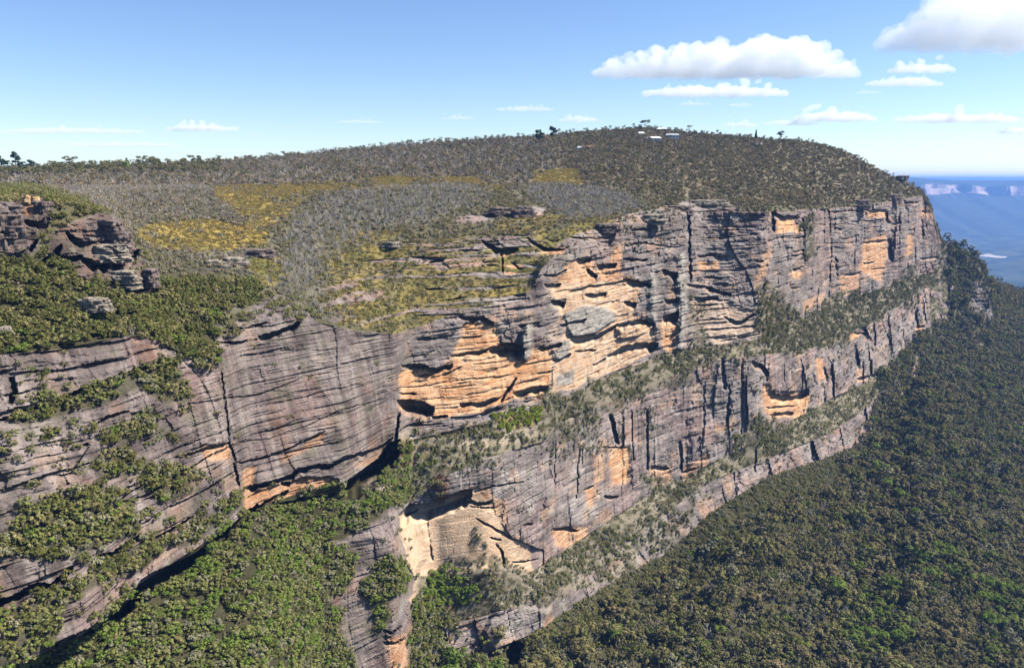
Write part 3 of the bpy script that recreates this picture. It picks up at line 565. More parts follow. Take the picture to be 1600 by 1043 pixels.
# ------------------------------------------------------------------ mesh helpers
def mesh_np(name, V, Fq, mats, attrs=None, smooth=False, fmat=None):
    me = bpy.data.meshes.new(name)
    V = np.ascontiguousarray(V, np.float32).reshape(-1, 3); Fq = np.ascontiguousarray(Fq, np.int32)
    n, k = Fq.shape
    me.vertices.add(len(V)); me.vertices.foreach_set('co', V.ravel())
    me.loops.add(n * k); me.loops.foreach_set('vertex_index', Fq.ravel())
    me.polygons.add(n); me.polygons.foreach_set('loop_start', np.arange(0, n * k, k, dtype=np.int32))
    me.polygons.foreach_set('loop_total', np.full(n, k, np.int32)) if bpy.app.version < (4, 1) else None
    me.update(calc_edges=True)
    me.polygons.foreach_set('use_smooth', np.full(n, smooth, bool))
    for m in mats: me.materials.append(m)
    if fmat is not None: me.polygons.foreach_set('material_index', np.asarray(fmat, np.int32))
    for an, (typ, dom, arr) in (attrs or {}).items():
        a = me.attributes.new(an, typ, dom)
        key = {'FLOAT_COLOR': 'color', 'FLOAT_VECTOR': 'vector'}.get(typ, 'value')
        a.data.foreach_set(key, np.ascontiguousarray(arr).ravel())
    me.validate(); me.update()
    return me

def link(name, me, parent=None):
    o = bpy.data.objects.new(name, me); COL.objects.link(o)
    if parent is not None: o.parent = parent
    return o

def tag(o, label=None, cat=None, group=None, kind=None):
    if label: o['label'] = label
    if cat: o['category'] = cat
    if group: o['group'] = group
    if kind: o['kind'] = kind
    return o

def empty(name, loc=(0, 0, 0), rz=0):
    o = bpy.data.objects.new(name, None); COL.objects.link(o)
    o.location = loc; o.rotation_euler = (0, 0, rz); o.empty_display_size = 1
    return o

# ------------------------------------------------------------------ the terrain: plateau, cliffs, talus
rows_acc = np.concatenate([[0], np.cumsum(NSEG)])
def sheet(name, r0, r1, mat, smooth, skirt=False):
    P = PXYZ[r0:r1 + 1]; Cc = colr[r0:r1 + 1]
    if skirt:      # the back of the hill falls away behind the skyline
        b = [P[0] + np.array(v, np.float32) for v in ((0, 700, -420), (0, 220, -70), (0, 60, -8))]
        P = np.concatenate([np.stack(b), P]); Cc = np.concatenate([np.repeat(Cc[:1], 3, 0), Cc])
    nr, nc = P.shape[:2]
    i = np.arange(nr * nc).reshape(nr, nc)
    Fq = np.stack([i[1:, :-1], i[1:, 1:], i[:-1, 1:], i[:-1, :-1]], -1).reshape(-1, 4)
    ca = np.concatenate([Cc.reshape(-1, 3), np.ones((nr * nc, 1), np.float32)], 1)
    me = mesh_np(name, P, Fq, [mat], {'tint': ('FLOAT_COLOR', 'POINT', ca)}, smooth)
    return tag(link(name, me), kind='structure')
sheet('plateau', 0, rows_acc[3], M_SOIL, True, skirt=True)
sheet('bench', rows_acc[3], rows_acc[5], M_ROCK, False)
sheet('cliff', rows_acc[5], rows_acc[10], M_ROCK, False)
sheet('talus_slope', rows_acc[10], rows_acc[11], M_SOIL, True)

# the valley floor, out to the horizon, and the plateau on its far side
VZ = -850.0
def mat_far(name, stops, scale, zscale=1.0):
    m, nt, b = new_mat(name)
    tc = nt.nodes.new('ShaderNodeTexCoord'); mp = nt.nodes.new('ShaderNodeMapping'); mp.inputs['Scale'].default_value = (1, 1, zscale)
    n = nt.nodes.new('ShaderNodeTexNoise'); n.inputs['Scale'].default_value = scale; n.inputs['Detail'].default_value = 8; n.inputs['Roughness'].default_value = .65
    r = nt.nodes.new('ShaderNodeValToRGB')
    nt.links.new(tc.outputs['Object'], mp.inputs[0]); nt.links.new(mp.outputs[0], n.inputs['Vector']); nt.links.new(n.outputs['Fac'], r.inputs[0]); nt.links.new(r.outputs[0], b.inputs['Base Color'])
    cr = r.color_ramp
    while len(cr.elements) < len(stops): cr.elements.new(.5)
    for e, (p, c) in zip(cr.elements, stops): e.position = p; e.color = c + (1,)
    return m
M_VAL = mat_far('valley forest', [(.35, (.016, .030, .018)), (.5, (.045, .062, .034)), (.66, (.100, .105, .060))], .0035)
M_MESA = mat_far('plateau forest', [(.35, (.022, .034, .016)), (.65, (.060, .070, .032))], .01)
M_FARROCK = mat_far('far sandstone', [(.34, (.07, .07, .05)), (.43, (.42, .32, .24)), (.56, (.56, .43, .34)), (.66, (.40, .31, .24)), (.74, (.10, .10, .07))], .0085, .45)
xs = np.concatenate([[-60000, -20000], np.arange(-6000, 12001, 80), [20000, 60000]]); ys = np.concatenate([[-3000], np.arange(600, 14001, 80), [20000, 60000]])
gxx, gyy = np.meshgrid(xs, ys)
hz = VZ + 170 * np.abs(fbm2(gxx / 1500, gyy / 1500, 5)) + 40 * fbm2(gxx / 420, gyy / 420, 4)
hz += 480 * np.exp(-((gxx - 300) / 1500) ** 2 - ((gyy - 500) / 1300) ** 2)
Vv = np.stack([gxx, gyy, hz], -1); nr, nc = gxx.shape
i = np.arange(nr * nc).reshape(nr, nc)
Fq = np.stack([i[:-1, :-1], i[:-1, 1:], i[1:, 1:], i[1:, :-1]], -1).reshape(-1, 4)
tag(link('valley_floor', mesh_np('valley_floor', Vv, Fq, [M_VAL], smooth=True)), kind='structure')
# far plateau: profile from talus foot to the back
u = np.arange(-6000, 24001, 60.)
front = 14600 + 1100 * fbm2(u / 3100, u * 0 + 2, 3) + 520 * fbm2(u / 690, u * 0 + 8, 3)
topz = -20 + 16 * fbm2(u / 2500 + 3, u * 0, 3) + 52 * np.exp(-((u - 7750) / 600) ** 2)
prof = [(-2600, None, -880), (-1300, None, -600), (-500, None, -400), (-120, None, -310), (-50, None, -285), (0, None, -200), (24, None, -120), (110, None, -100), (420, None, -66), (1200, 0, 0), (2600, 0, -2), (8000, 0, -12), (40000, 0, -60)]
lay = []
for j, (dy, tz, z) in enumerate(prof):
    yy = front + dy + (n2(u / 210, u * 0 + j) * 45 if 2 < j < 8 else 0)
    zv = (z + 20 * n2(u / 330, u * 0 + 3 * j)) if tz is None else topz + z
    lay.append(np.stack([u, yy, zv + (36 * n2(u / 1000, u * 0 + 50) if 2 < j < 8 else 0)], -1))
P = np.stack(lay); nr, nc = P.shape[:2]; i = np.arange(nr * nc).reshape(nr, nc)
Fq = np.stack([i[:-1, :-1], i[:-1, 1:], i[1:, 1:], i[1:, :-1]], -1)
rockrow = np.zeros((nr - 1, nc - 1), int); rockrow[4:6] = 1
tag(link('far_plateau', mesh_np('far_plateau', P, Fq.reshape(-1, 4), [M_MESA, M_FARROCK], fmat=rockrow.ravel(), smooth=False)), kind='structure')
# pale clearing on the valley floor, draped on the ground
c = at(1546, 397.5, 8800)
def floor_z(x, y):
    i = np.clip(np.searchsorted(xs, x) - 1, 0, len(xs) - 2); j = np.clip(np.searchsorted(ys, y) - 1, 0, len(ys) - 2)
    fx = (x - xs[i]) / (xs[i + 1] - xs[i]); fy = (y - ys[j]) / (ys[j + 1] - ys[j])
    return (hz[j, i] * (1 - fx) + hz[j, i + 1] * fx) * (1 - fy) + (hz[j + 1, i] * (1 - fx) + hz[j + 1, i + 1] * fx) * fy
uu, vv = np.meshgrid(np.linspace(-1, 1, 41), np.linspace(-1, 1, 25))
ex = c.x + uu * 125; ey = c.y + vv * 260 + 60 * n2(uu * 2, vv * 0 + 3); ez = floor_z(ex, ey) + 9
inside = (uu ** 2 + vv ** 2 + .5 * fbm2(uu * 2.2, vv * 2.2 + 9, 3)) < .85
i = np.arange(uu.size).reshape(uu.shape)
Fq = np.stack([i[:-1, :-1], i[:-1, 1:], i[1:, 1:], i[1:, :-1]], -1)[inside[:-1, :-1] & inside[1:, 1:]]
tag(link('sandy_clearing', mesh_np('sandy_clearing', np.stack([ex, ey, ez], -1), Fq, [mat_plain('bare sand', (.52, .46, .38), .2, .02)], smooth=True)), kind='structure')

# ------------------------------------------------------------------ plants
def rand_dirs(n, r):
    v = r.normal(size=(n, 3)); return v / np.linalg.norm(v, axis=1)[:, None]

def leaf_quads(C, N, size, r, aspect=1.5):
    n = len(C)
    t = rand_dirs(n, r); T = np.cross(N, t); T /= np.linalg.norm(T, axis=1)[:, None] + 1e-9
    Bv = np.cross(N, T)
    s = size[:, None] * r.uniform(.6, 1.3, (n, 1))
    a = T * s * aspect * .5; b = Bv * s * .5
    V = np.stack([C - a, C + b * .9, C + a, C - b * .9], 1)
    return V.reshape(-1, 3), np.arange(n * 4).reshape(n, 4)

def crown_np(seed, R, H, z0, nclump, nleaf, leaf, clump_r, top=.35):
    """leaf sprays on many small clumps spread through a crown of radius R and height H above z0"""
    r = np.random.default_rng(seed)
    C, N, T = [], [], []
    for k in range(nclump):
        d = rand_dirs(1, r)[0]; q = r.uniform(.45, 1.0) ** .5
        c = np.array([d[0] * R * q * .82, d[1] * R * q * .82, z0 + H * (.5 + .5 * d[2] * q * .8)]) * np.array([1 + .35 * r.normal(0, .6), 1, 1])
        cr = clump_r * r.uniform(.7, 1.25)
        m = max(4, int(nleaf / nclump))
        dd = rand_dirs(m, r); dd[:, 2] = np.abs(dd[:, 2]) * .9 + (dd[:, 2] < 0) * -.25
        dd /= np.linalg.norm(dd, axis=1)[:, None]
        rad = cr * r.uniform(.55, 1.0, (m, 1))
        C.append(c + dd * rad * np.array([1, 1, .72])); nn = dd + .55 * rand_dirs(m, r) + np.array([0, 0, top]); N.append(nn / np.linalg.norm(nn, axis=1)[:, None])
        T.append(np.clip(.5 + r.normal(0, .17) + r.normal(0, .16, m), 0, 1))
    C = np.concatenate(C); N = np.concatenate(N); T = np.concatenate(T)
    V, Fq = leaf_quads(C, N, np.full(len(C), leaf), r)
    return V, Fq, np.repeat(T, 4)

def tube_np(p0, p1, r0, r1, sides=5):
    p0 = np.array(p0, float); p1 = np.array(p1, float)
    d = p1 - p0; d /= np.linalg.norm(d)
    a = np.cross(d, (0, 0, 1) if abs(d[2]) < .9 else (1, 0, 0)); a /= np.linalg.norm(a); b = np.cross(d, a)
    t = np.arange(sides) * 2 * math.pi / sides
    ring = np.cos(t)[:, None] * a + np.sin(t)[:, None] * b
    V = np.concatenate([p0 + ring * r0, p1 + ring * r1])
    i = np.arange(sides); j = (i + 1) % sides
    return V, np.stack([i, j, j + sides, i + sides], 1)

def join_np(parts):
    V, Fq, o = [], [], 0
    for v, f in parts:
        V.append(v); Fq.append(f + o); o += len(v)
    return np.concatenate(V), np.concatenate(Fq)

M_BARK = mat_plain('bark', (.17, .14, .115), .3, 3)
M_BARKW = mat_plain('pale bark', (.36, .33, .30), .25, 3)
M_DEAD = mat_plain('dead wood', (.43, .38, .315), .3, 4)
M_DEADB = mat_plain('dead brown wood', (.27, .225, .175), .3, 4)
LEAF = {
 'olive': mat_leaf('olive leaves', (.185, .168, .064), (.240, .208, .086)),
 'brown': mat_leaf('brownish olive leaves', (.195, .155, .074), (.250, .192, .098)),
 'green': mat_leaf('green leaves', (.135, .152, .044), (.195, .200, .062)),
 'bright': mat_leaf('bright green leaves', (.150, .225, .040), (.215, .275, .055), .3),
 'dark': mat_leaf('dark green leaves', (.090, .096, .028), (.145, .138, .042)),
 'blue': mat_leaf('grey green leaves', (.190, .185, .102), (.255, .240, .138)),
 'grey': mat_leaf('grey brown heath leaves', (.255, .205, .125), (.330, .265, .175)),
 'yellow': mat_leaf('yellow green leaves', (.210, .195, .050), (.290, .245, .065), .3),
 'pine': mat_leaf('pine needles', (.026, .052, .026), (.042, .074, .034), .1),
 'straw': mat_leaf('yellow grass blades', (.28, .22, .070), (.45, .315, .105), .3),
 'lime': mat_leaf('lime green fern leaves', (.22, .31, .03), (.31, .36, .045), .3),
}
PROTO = {}          # kind -> list of (foliage mesh, stem mesh or None)
def add_proto(kind, leafmat, seed, R, H, z0, ncl, nl, leaf, cr, trunk=None, bark=None, top=.35):
    V, Fq, T = crown_np(seed, R, H, z0, ncl, nl, leaf, cr, top)
    me = mesh_np(kind + '_crown', V, Fq, [LEAF[leafmat]], {'tone': ('FLOAT', 'POINT', T.astype(np.float32))})
    st = None
    if trunk:
        r = np.random.default_rng(seed + 900); parts = []
        h = z0 + H * .55
        bend = r.normal(0, .25, 2)
        parts.append(tube_np((0, 0, -1.2), (bend[0], bend[1], h * .55), trunk, trunk * .7))
        for q in range(4):
            a = q * 1.6 + r.uniform(0, 1)
            parts.append(tube_np((bend[0], bend[1], h * .5), (math.cos(a) * R * .5, math.sin(a) * R * .5, z0 + H * r.uniform(.4, .75)), trunk * .6, trunk * .2, 4))
        v, f = join_np(parts); st = mesh_np(kind + '_trunk', v, f, [bark or M_BARK])
    PROTO.setdefault(kind, []).append((me, st))

for k, (lm, R, H) in enumerate([('olive', 3.6, 4.6), ('olive', 4.2, 4.2), ('brown', 3.8, 4.4), ('brown', 4.4, 5.0), ('olive', 3.2, 5.4), ('green', 3.9, 4.6), ('blue', 3.8, 4.8), ('dark', 3.6, 5.2), ('bright', 3.8, 5.2), ('green', 3.4, 5.6)]):
    add_proto('eucalyptus_tree', lm, 100 + k, R, H, 5.0, 9 + (k * 5) % 11, 620, .52, .95 + .16 * (k % 3), .28, M_BARKW if k % 3 == 0 else M_BARK)
for k, (lm, R, H) in enumerate([('green', 2.1, 2.6), ('green', 2.5, 2.4), ('dark', 2.3, 2.8), ('dark', 2.0, 3.2), ('bright', 2.0, 2.6), ('bright', 2.4, 2.4), ('olive', 2.2, 2.4), ('blue', 2.1, 2.5), ('blue', 1.8, 2.3), ('lime', 1.8, 1.8), ('yellow', 1.9, 1.9), ('olive', 2.5, 2.0)]):
    add_proto('bush', lm, 300 + k, R, H, .3, 9 + (k * 3) % 8, 420, .34, .62 + .10 * (k % 3))
for k, lm in enumerate(['grey', 'grey', 'olive', 'blue', 'brown']):
    add_proto('heath_shrub', lm, 500 + k, 1.5, 1.5, .1, 8, 110, .42, .6)
def dead_proto(seed, mat, H, n, spread):
    r = np.random.default_rng(seed); parts = []
    for q in range(n):
        a = r.uniform(0, 6.28); b = r.uniform(.1, 1) * spread; rad = r.uniform(0, .35) * spread
        p = np.array([math.cos(a) * rad, math.sin(a) * rad, -.4]); h = H * r.uniform(.55, 1)
        m = p + np.array([math.cos(a) * b * .35 + r.normal(0, .12), math.sin(a) * b * .35 + r.normal(0, .12), h * .55])
        t = m + np.array([math.cos(a) * b * .45 + r.normal(0, .2), math.sin(a) * b * .45 + r.normal(0, .2), h * .5])
        w = r.uniform(.07, .13)
        parts += [tube_np(p, m, w, w * .75, 3), tube_np(m, t, w * .75, w * .35, 3)]
        for s in range(3):
            z = r.uniform(.3, .9); pp = m + (t - m) * z; aa = a + r.uniform(-1.5, 1.5)
            parts.append(tube_np(pp, pp + np.array([math.cos(aa) * .5, math.sin(aa) * .5, r.uniform(.4, .9)]), w * .5, w * .2, 3))
    v, f = join_np(parts)
    PROTO.setdefault('dead_tree', []).append((mesh_np('dead_tree', v, f, [mat]), None))
for k in range(6): dead_proto(700 + k, M_DEAD if k < 4 else M_DEADB, 3.0 + .25 * k, 8, 1.5)
def tuft_proto(seed, lm, n=34, h=.8, R=1.1):
    r = np.random.default_rng(seed)
    p = np.stack([r.normal(0, R * .5, n), r.normal(0, R * .5, n), np.zeros(n)], 1); a = r.uniform(0, 6.28, n)
    d = np.stack([np.cos(a), np.sin(a), np.zeros(n)], 1); w = np.stack([-np.sin(a), np.cos(a), np.zeros(n)], 1) * .10
    tip = p + d * r.uniform(.15, .5, (n, 1)) + np.array([0, 0, 1]) * h * r.uniform(.5, 1.1, (n, 1))
    V = np.stack([p - w, p + w, tip + w * .3, tip - w * .3], 1).reshape(-1, 3)
    T = np.repeat(r.uniform(.3, .9, n), 4).astype(np.float32)
    PROTO.setdefault('grass', []).append((mesh_np('grass_tuft', V, np.arange(n * 4).reshape(n, 4), [LEAF[lm]], {'tone': ('FLOAT', 'POINT', T)}), None))
for k, lm in enumerate(['straw', 'straw', 'yellow', 'straw', 'olive']): tuft_proto(800 + k, lm)

# area of every terrain facet and its middle
P = PXYZ.astype(np.float64)
d1 = P[1:, 1:] - P[:-1, :-1]; d2 = P[1:, :-1] - P[:-1, 1:]
nrm = np.cross(d1, d2); area = .5 * np.linalg.norm(nrm, axis=-1)
nz = np.abs(nrm[..., 2]) / (2 * area + 1e-9)
# facets stretched across an overhang or a drop hold nothing
Bp = np.stack([BX, BY, BZ], -1).astype(np.float64)
e1b = Bp[1:, 1:] - Bp[:-1, :-1]; e2b = Bp[1:, :-1] - Bp[:-1, 1:]
area0 = .5 * np.linalg.norm(np.cross(e1b, e2b), axis=-1)
mid = (P[1:, 1:] + P[:-1, :-1] + P[1:, :-1] + P[:-1, 1:]) / 4
mWX = (WX[1:, 1:] + WX[:-1, :-1]) / 2; mWY = (WY[1:, 1:] + WY[:-1, :-1]) / 2
mPX = (PX[1:, 1:] + PX[:-1, :-1]) / 2; mPY = (PY[1:, 1:] + PY[:-1, :-1]) / 2
mSEG = (SEG[1:, 1:] + SEG[:-1, :-1]) / 2
mR = (rock[1:, 1:] + rock[:-1, :-1]) / 2; mU = np.maximum(undercut, cleft)[1:, 1:]
mO = orange[1:, 1:]; mG = gw[1:, 1:]
mN = fbm2(mid[..., 0] / 12, mid[..., 1] / 12 + mid[..., 2] / 12, 3)
mN2 = fbm2(mid[..., 0] / 40 + 8, mid[..., 1] / 40, 3)
ok = (mU < .3)

PTS = {}            # kind -> rows of x, y, z, scale, variant, zone
def plant(kind, zone_name, mask, density, smin, smax, variants, use_nz=True, sink=.1):
    """density per square metre of ground; variants: {index: weight}"""
    lam = np.clip(mask, 0, None) * density * area0 * (np.clip(nz, .25, 1) if use_nz else 1)
    lam = np.where(ok, lam, 0)
    n = rng.poisson(np.minimum(lam, 3))
    idx = np.nonzero(n)
    rep = np.repeat(np.arange(len(idx[0])), n[idx])
    if not len(rep): return
    r, c = idx[0][rep], idx[1][rep]
    u, v = rng.random(len(rep)), rng.random(len(rep))
    p = (P[r, c] * ((1 - u) * (1 - v))[:, None] + P[r, c + 1] * (u * (1 - v))[:, None] + P[r + 1, c] * ((1 - u) * v)[:, None] + P[r + 1, c + 1] * (u * v)[:, None])
    s = rng.uniform(smin, smax, len(rep))
    p[:, 2] -= sink * s
    ks = list(variants); w = np.array([variants[k] for k in ks], float); w /= w.sum()
    var = rng.choice(ks, len(rep), p=w)
    PTS.setdefault(kind, []).append(np.column_stack([p, s, var, np.full(len(rep), ZN.setdefault(zone_name, len(ZN)))]))
ZN = {}
def mz(*polys):
    m = np.zeros(mPX.shape, bool)
    for q in polys: m |= inpoly(mWX, mWY, q)
    return m.astype(np.float32)
def fade(m, r=14):
    b = blur(m, r, max(3, r // 2), 2)
    return sstep(.2, .8, b + .45 * fbm2(mPX / 13, mPY / 6, 3))
clump = sstep(-.12, .22, mN + .5 * fbm2(mPX / 9, mPY / 9, 3))
soft = 1 - mR

# valley forest on the talus
talus_R = ((mSEG >= 10 + .09 * (mPX > 800) * (mPX < 1340)) & (mPX > 690)).astype(np.float32)
talus_R = np.maximum(talus_R, ((mPX > 1482) & (mSEG < 10)) * (1. - mR))
talus_R = np.maximum(talus_R, mz([(1370,610),(1400,560),(1450,520),(1600,470),(1850,530),(1850,700),(1300,760),(1350,690)]) * (mSEG > 7.5))
bright_spot = mz([(1330,930),(1400,920),(1430,1000),(1360,1043),(1310,1000)],[(1420,860),(1500,860),(1500,920),(1430,920)],[(700,1015),(800,1015),(800,1080),(690,1080)],[(1520,920),(1600,930),(1600,1043),(1540,1043)])
green_mix = sstep(-.1, .4, mN2)
oliv = {0: 3.5, 1: 3.5, 2: 1.2, 3: .9, 4: 2.8, 5: 2.2, 6: 2.0, 7: 1.4, 8: .25}
grn = {5: 3, 6: 1.6, 7: 2.5, 8: 1.2, 9: 2, 0: 2}
plant('eucalyptus_tree', 'talus', talus_R * (1 - green_mix) * (1 - bright_spot), .030, .35, .85, oliv, False)
plant('eucalyptus_tree', 'talus', talus_R * (1 - bright_spot) * sstep(-.3, .3, mN), .020, .8, 1.45, oliv, False)
plant('eucalyptus_tree', 'talus', talus_R * green_mix * (1 - bright_spot), .032, .4, 1.0, grn, False)
plant('eucalyptus_tree', 'talus', talus_R * bright_spot, .028, .7, 1.4, {8: 5, 9: 2, 5: 1, 7: 1.5}, False)
plant('eucalyptus_tree', 'talus', talus_R * sstep(.0, .4, fbm2(mid[..., 0] / 25 + 4, mid[..., 1] / 25, 3)), .0035, 1.4, 2.0, {0: 3, 1: 2, 5: 2, 6: 2, 9: 2, 8: .6}, False)
plant('bush', 'forest', talus_R, .035, .8, 1.5, {0: 1, 2: 2, 6: 3, 11: 3, 7: 2}, False)
plant('dead_tree', 'forest', talus_R, .0022, 1.6, 3.0, {0: 2, 1: 2, 3: 2, 4: 1}, False)
# hill forest and the skyline
hill = ((mSEG < 1) & (mPX > 880)).astype(np.float32)
hill = np.maximum(hill, ((mSEG < 5) & (mPX > 1040) & (mPX < 1475)).astype(np.float32) * (1 - mR))
hillL = ((mSEG < 1) & (mPX <= 880)).astype(np.float32) * (1 - np.clip(1.15 * mG, 0, 1))
hill *= 1 - np.clip(1.15 * mG, 0, 1)
plant('eucalyptus_tree', 'hill', hill, .018, .28, .62, {0: 4, 1: 3, 2: 3, 3: 3, 4: 2, 5: 1.5, 6: 3}, False)
plant('heath_shrub', 'hill', hill, .085, .8, 1.6, {0: 3, 1: 2, 2: 2, 3: 1, 4: 3}, False)
plant('eucalyptus_tree', 'hill', hillL, .008, .4, .75, {0: 3, 2: 3, 3: 3, 6: 3, 5: .6}, False)
plant('eucalyptus_tree', 'hill', ((mSEG < .55) & (mPX < 345)).astype(float), .010, .5, 1.0, {0: 3, 4: 2, 7: 3, 5: 1, 2: 1}, False)
plant('heath_shrub', 'plateau', hillL, .045, 1.0, 1.8, {0: 3, 1: 3, 4: 2, 2: 1}, False)
plant('dead_tree', 'hill', hillL, .011, 1.0, 1.8, {0: 2, 1: 2, 2: 2, 4: 2, 5: 2}, False)
plant('dead_tree', 'hill', hill * (mPX < 1100), .004, 1.0, 1.6, {4: 2, 5: 2, 0: 1}, False)
# plateau heath and the burnt ridges
plat = ((mSEG >= 1) & (mSEG < 3) & (mPX < 1060)).astype(np.float32) * (1 - .92 * np.clip(mG, 0, 1)) * (1 - mR)
ridge1 = mz([(440,402),(470,330),(520,308),(600,292),(740,291),(765,310),(660,345),(560,375),(520,400),(470,470),(440,465)])
ridge2 = mz([(815,290),(880,288),(960,298),(1005,325),(960,340),(900,345),(840,318)])
ridge3 = mz([(450,395),(520,400),(535,470),(470,480),(440,440)],[(440,470),(540,470),(540,510),(450,505)])
ridge1, ridge2, ridge3 = fade(ridge1), fade(ridge2, 10), fade(ridge3, 10)
open_ = 1 - np.clip(1.1 * mG, 0, 1)
leftheath = open_ * fade(mz([(60,296),(340,290),(400,330),(420,345),(200,352),(120,318)],[(205,370),(420,388),(430,440),(300,415),(215,430)]))
plant('dead_tree', 'ridge', np.maximum(ridge1, ridge2) * (1 - mR), .12, .6, 1.05, {0: 3, 1: 3, 2: 3, 3: 3, 4: .6})
plant('dead_tree', 'ridge', ridge3 * (1 - mR), .05, .6, 1.0, {0: 2, 1: 2, 2: 2, 3: 2})
plant('dead_tree', 'plateau', leftheath, .10, .5, .95, {0: 1.5, 1: 1.5, 2: 1.5, 3: 1.5, 4: 2, 5: 2})
plant('heath_shrub', 'plateau', np.maximum(plat * (1 - .55 * np.maximum(ridge1, ridge2)), leftheath), .085, .6, 1.25, {0: 3, 1: 2, 2: 3.0, 3: 2, 4: 2})
plant('heath_shrub', 'plateau', ((mSEG >= 1) & (mSEG < 4.2) & (mPX < 445)) * (1 - mR) * open_, .07, .5, 1.1, {0: 2, 1: 2, 2: 2, 3: 3})
plant('bush', 'plateau', plat * sstep(.1, .4, mN), .012, .5, .9, {6: 2, 11: 2, 2: 1, 7: 2})
# grass
gr = np.clip(mG, 0, 1) * (1 - mR)
plant('grass', 'meadow', gr * (mSEG < 3), .30, .7, 1.5, {0: 3, 1: 3, 2: 2, 3: 3})
benchm = bench[1:, 1:]
plant('grass', 'bench', np.maximum(gr * (mSEG >= 3), benchm * (1 - mR) * .9), .35, .6, 1.3, {0: 1, 2: 3, 3: 1, 4: 3})
plant('heath_shrub', 'bench', benchm * (1 - .75 * mR) * clump, .045, .4, .9, {0: 2, 1: 1, 2: 3, 3: 3})
plant('bush', 'bench', ((mSEG >= 2.2) & (mSEG < 5) & (mPX > 420) & (mPX < 1080)) * (1 - mR) * sstep(-.1, .3, mN), .014, .3, .75, {0: 2, 6: 3, 7: 3, 8: 2, 10: 1})
plant('heath_shrub', 'bench', ((mSEG >= 2) & (mSEG < 5) & (mPX > 420) & (mPX < 1080)) * (1 - mR), .03, .5, 1.1, {0: 2, 2: 3, 3: 2, 1: 2})
rim = mz([(840,372),(900,345),(1000,334),(1070,324),(1195,328),(1195,352),(1120,365),(1060,385),(960,402),(890,425),(850,445)]) * (1 - np.clip(2 * mO, 0, 1))
plant('bush', 'bench', rim * sstep(-.15, .2, fbm2(mPX / 12, mPY / 5, 3)), .075, .25, .7, {7: 3, 8: 3, 6: 2, 0: 1, 10: 1})
plant('heath_shrub', 'bench', rim * sstep(-.3, .1, fbm2(mPX / 10, mPY / 4, 3)), .09, .4, .9, {0: 2, 1: 2, 2: 3, 3: 3})
plant('bush', 'bench', ((mSEG >= 3) & (mSEG < 5) & (mPX > 430) & (mPX < 860)) * sstep(.0, .3, fbm2(mPX / 14, mPY / 4, 3)), .045, .25, .65, {7: 3, 8: 2, 6: 3, 10: 1})
# dark bush on the left shoulder
shoulder = mz([(-240,400),(0,395),(150,425),(235,468),(340,462),(408,448),(415,470),(345,492),(338,520),(352,572),(310,588),(262,545),(205,522),(100,545),(0,556),(-240,590)],[(205,420),(260,440),(400,440),(405,460),(240,470)])
shoulder_up = mz([(-240,280),(0,285),(70,292),(140,318),(185,345),(200,360),(110,372),(100,345),(60,300),(0,330),(-240,330)],[(70,330),(110,345),(105,372),(75,370)])
bare_ = 1 - .92 * crag[1:, 1:] * (mR > .4)
plant('bush', 'shoulder', shoulder * bare_ * (1 - .3 * sstep(250, 330, mPX)), .22, .7, 1.35, {0: 2, 2: 3, 3: 3, 6: 1.5, 11: 1, 5: .4}, False)
plant('bush', 'shoulder', shoulder_up * bare_, .16, .5, 1.0, {0: 2, 2: 2, 6: 3, 11: 3})
plant('bush', 'shoulder', mz([(0,300),(60,305),(120,330),(200,360),(250,440),(240,470),(0,440)]) * bare_ * sstep(-.8, -.3, mN), .17, .5, 1.0, {0: 2, 2: 3, 6: 1})
plant('bush', 'left_ledge', left_ledges[1:, 1:] * sstep(-.62, -.25, fbm2(mPX / 16, mPY / 9, 3)), .30, .5, 1.3, {0: 3, 2: 2, 3: 2, 6: 2, 7: 1.5, 4: .6}, False)
plant('bush', 'left_ledge', ((mSEG >= 5) & (mSEG < 6) & (mPX < 345)) * sstep(.02, .3, mN) * (mR > .3), .08, .35, 1.0, {0: 3, 2: 2, 6: 3, 7: 2, 11: 1}, False)
plant('bush', 'left_ledge', ((mSEG >= 5) & (mSEG < 6) & (mPX >= 345) & (mPX < 625)) * sstep(.25, .45, mN), .02, .3, .6, {0: 2, 6: 3, 7: 2}, False)
plant('bush', 'shoulder', mz([(335,500),(400,465),(440,455),(520,500),(560,530),(480,520),(430,500),(350,540)]) * sstep(-.1, .2, mN), .10, .4, .9, {0: 2, 6: 3, 2: 1, 11: 2}, False)
qb = (zz[1:, 1:] + 1.1 * fbm2(S[1:, 1:] / 14 + 8, BZ[1:, 1:] / 14, 2)) / 9.5
kb = np.floor(qb); strip = (qb - kb < .22) * sstep(-.05, .3, n2(S[1:, 1:] / 26 + 9.1 * kb, kb * 4.7))
plant('bush', 'left_ledge', strip * ((mSEG >= 5) & (mSEG < 6) & (mPX < 350)), .22, .35, 1.05, {0: 3, 2: 2, 6: 3, 7: 2}, False)
plant('bush', 'cliff_ledge', strip * ((mSEG >= 5) & (mSEG < 10) & (mPX > 640)) * (1 - np.clip(2 * mO, 0, 1)), .045, .25, .65, {7: 4, 8: 2, 6: 2, 0: 1}, False)
plant('bush', 'forest', ((mSEG >= 9.98) & (mSEG < 10.16) & (mPX > 700)).astype(float), .16, .4, 1.1, {0: 2, 6: 3, 7: 3, 2: 2}, False)
cover = ((mSEG >= 5) & (mSEG < 10.3) & (mPX > 640)) * (1 - mR)
plant('heath_shrub', 'cliff_ledge', cover, .11, .4, 1.0, {0: 2, 1: 2, 2: 3, 3: 4})
plant('grass', 'cliff_ledge', cover, .12, .6, 1.2, {1: 1, 2: 3, 4: 4})
plant('heath_shrub', 'green_slope', ((mSEG >= 6.05) & (mPX < 640)) * (1 - mR), .06, .4, 1.0, {0: 1, 2: 3, 3: 3})
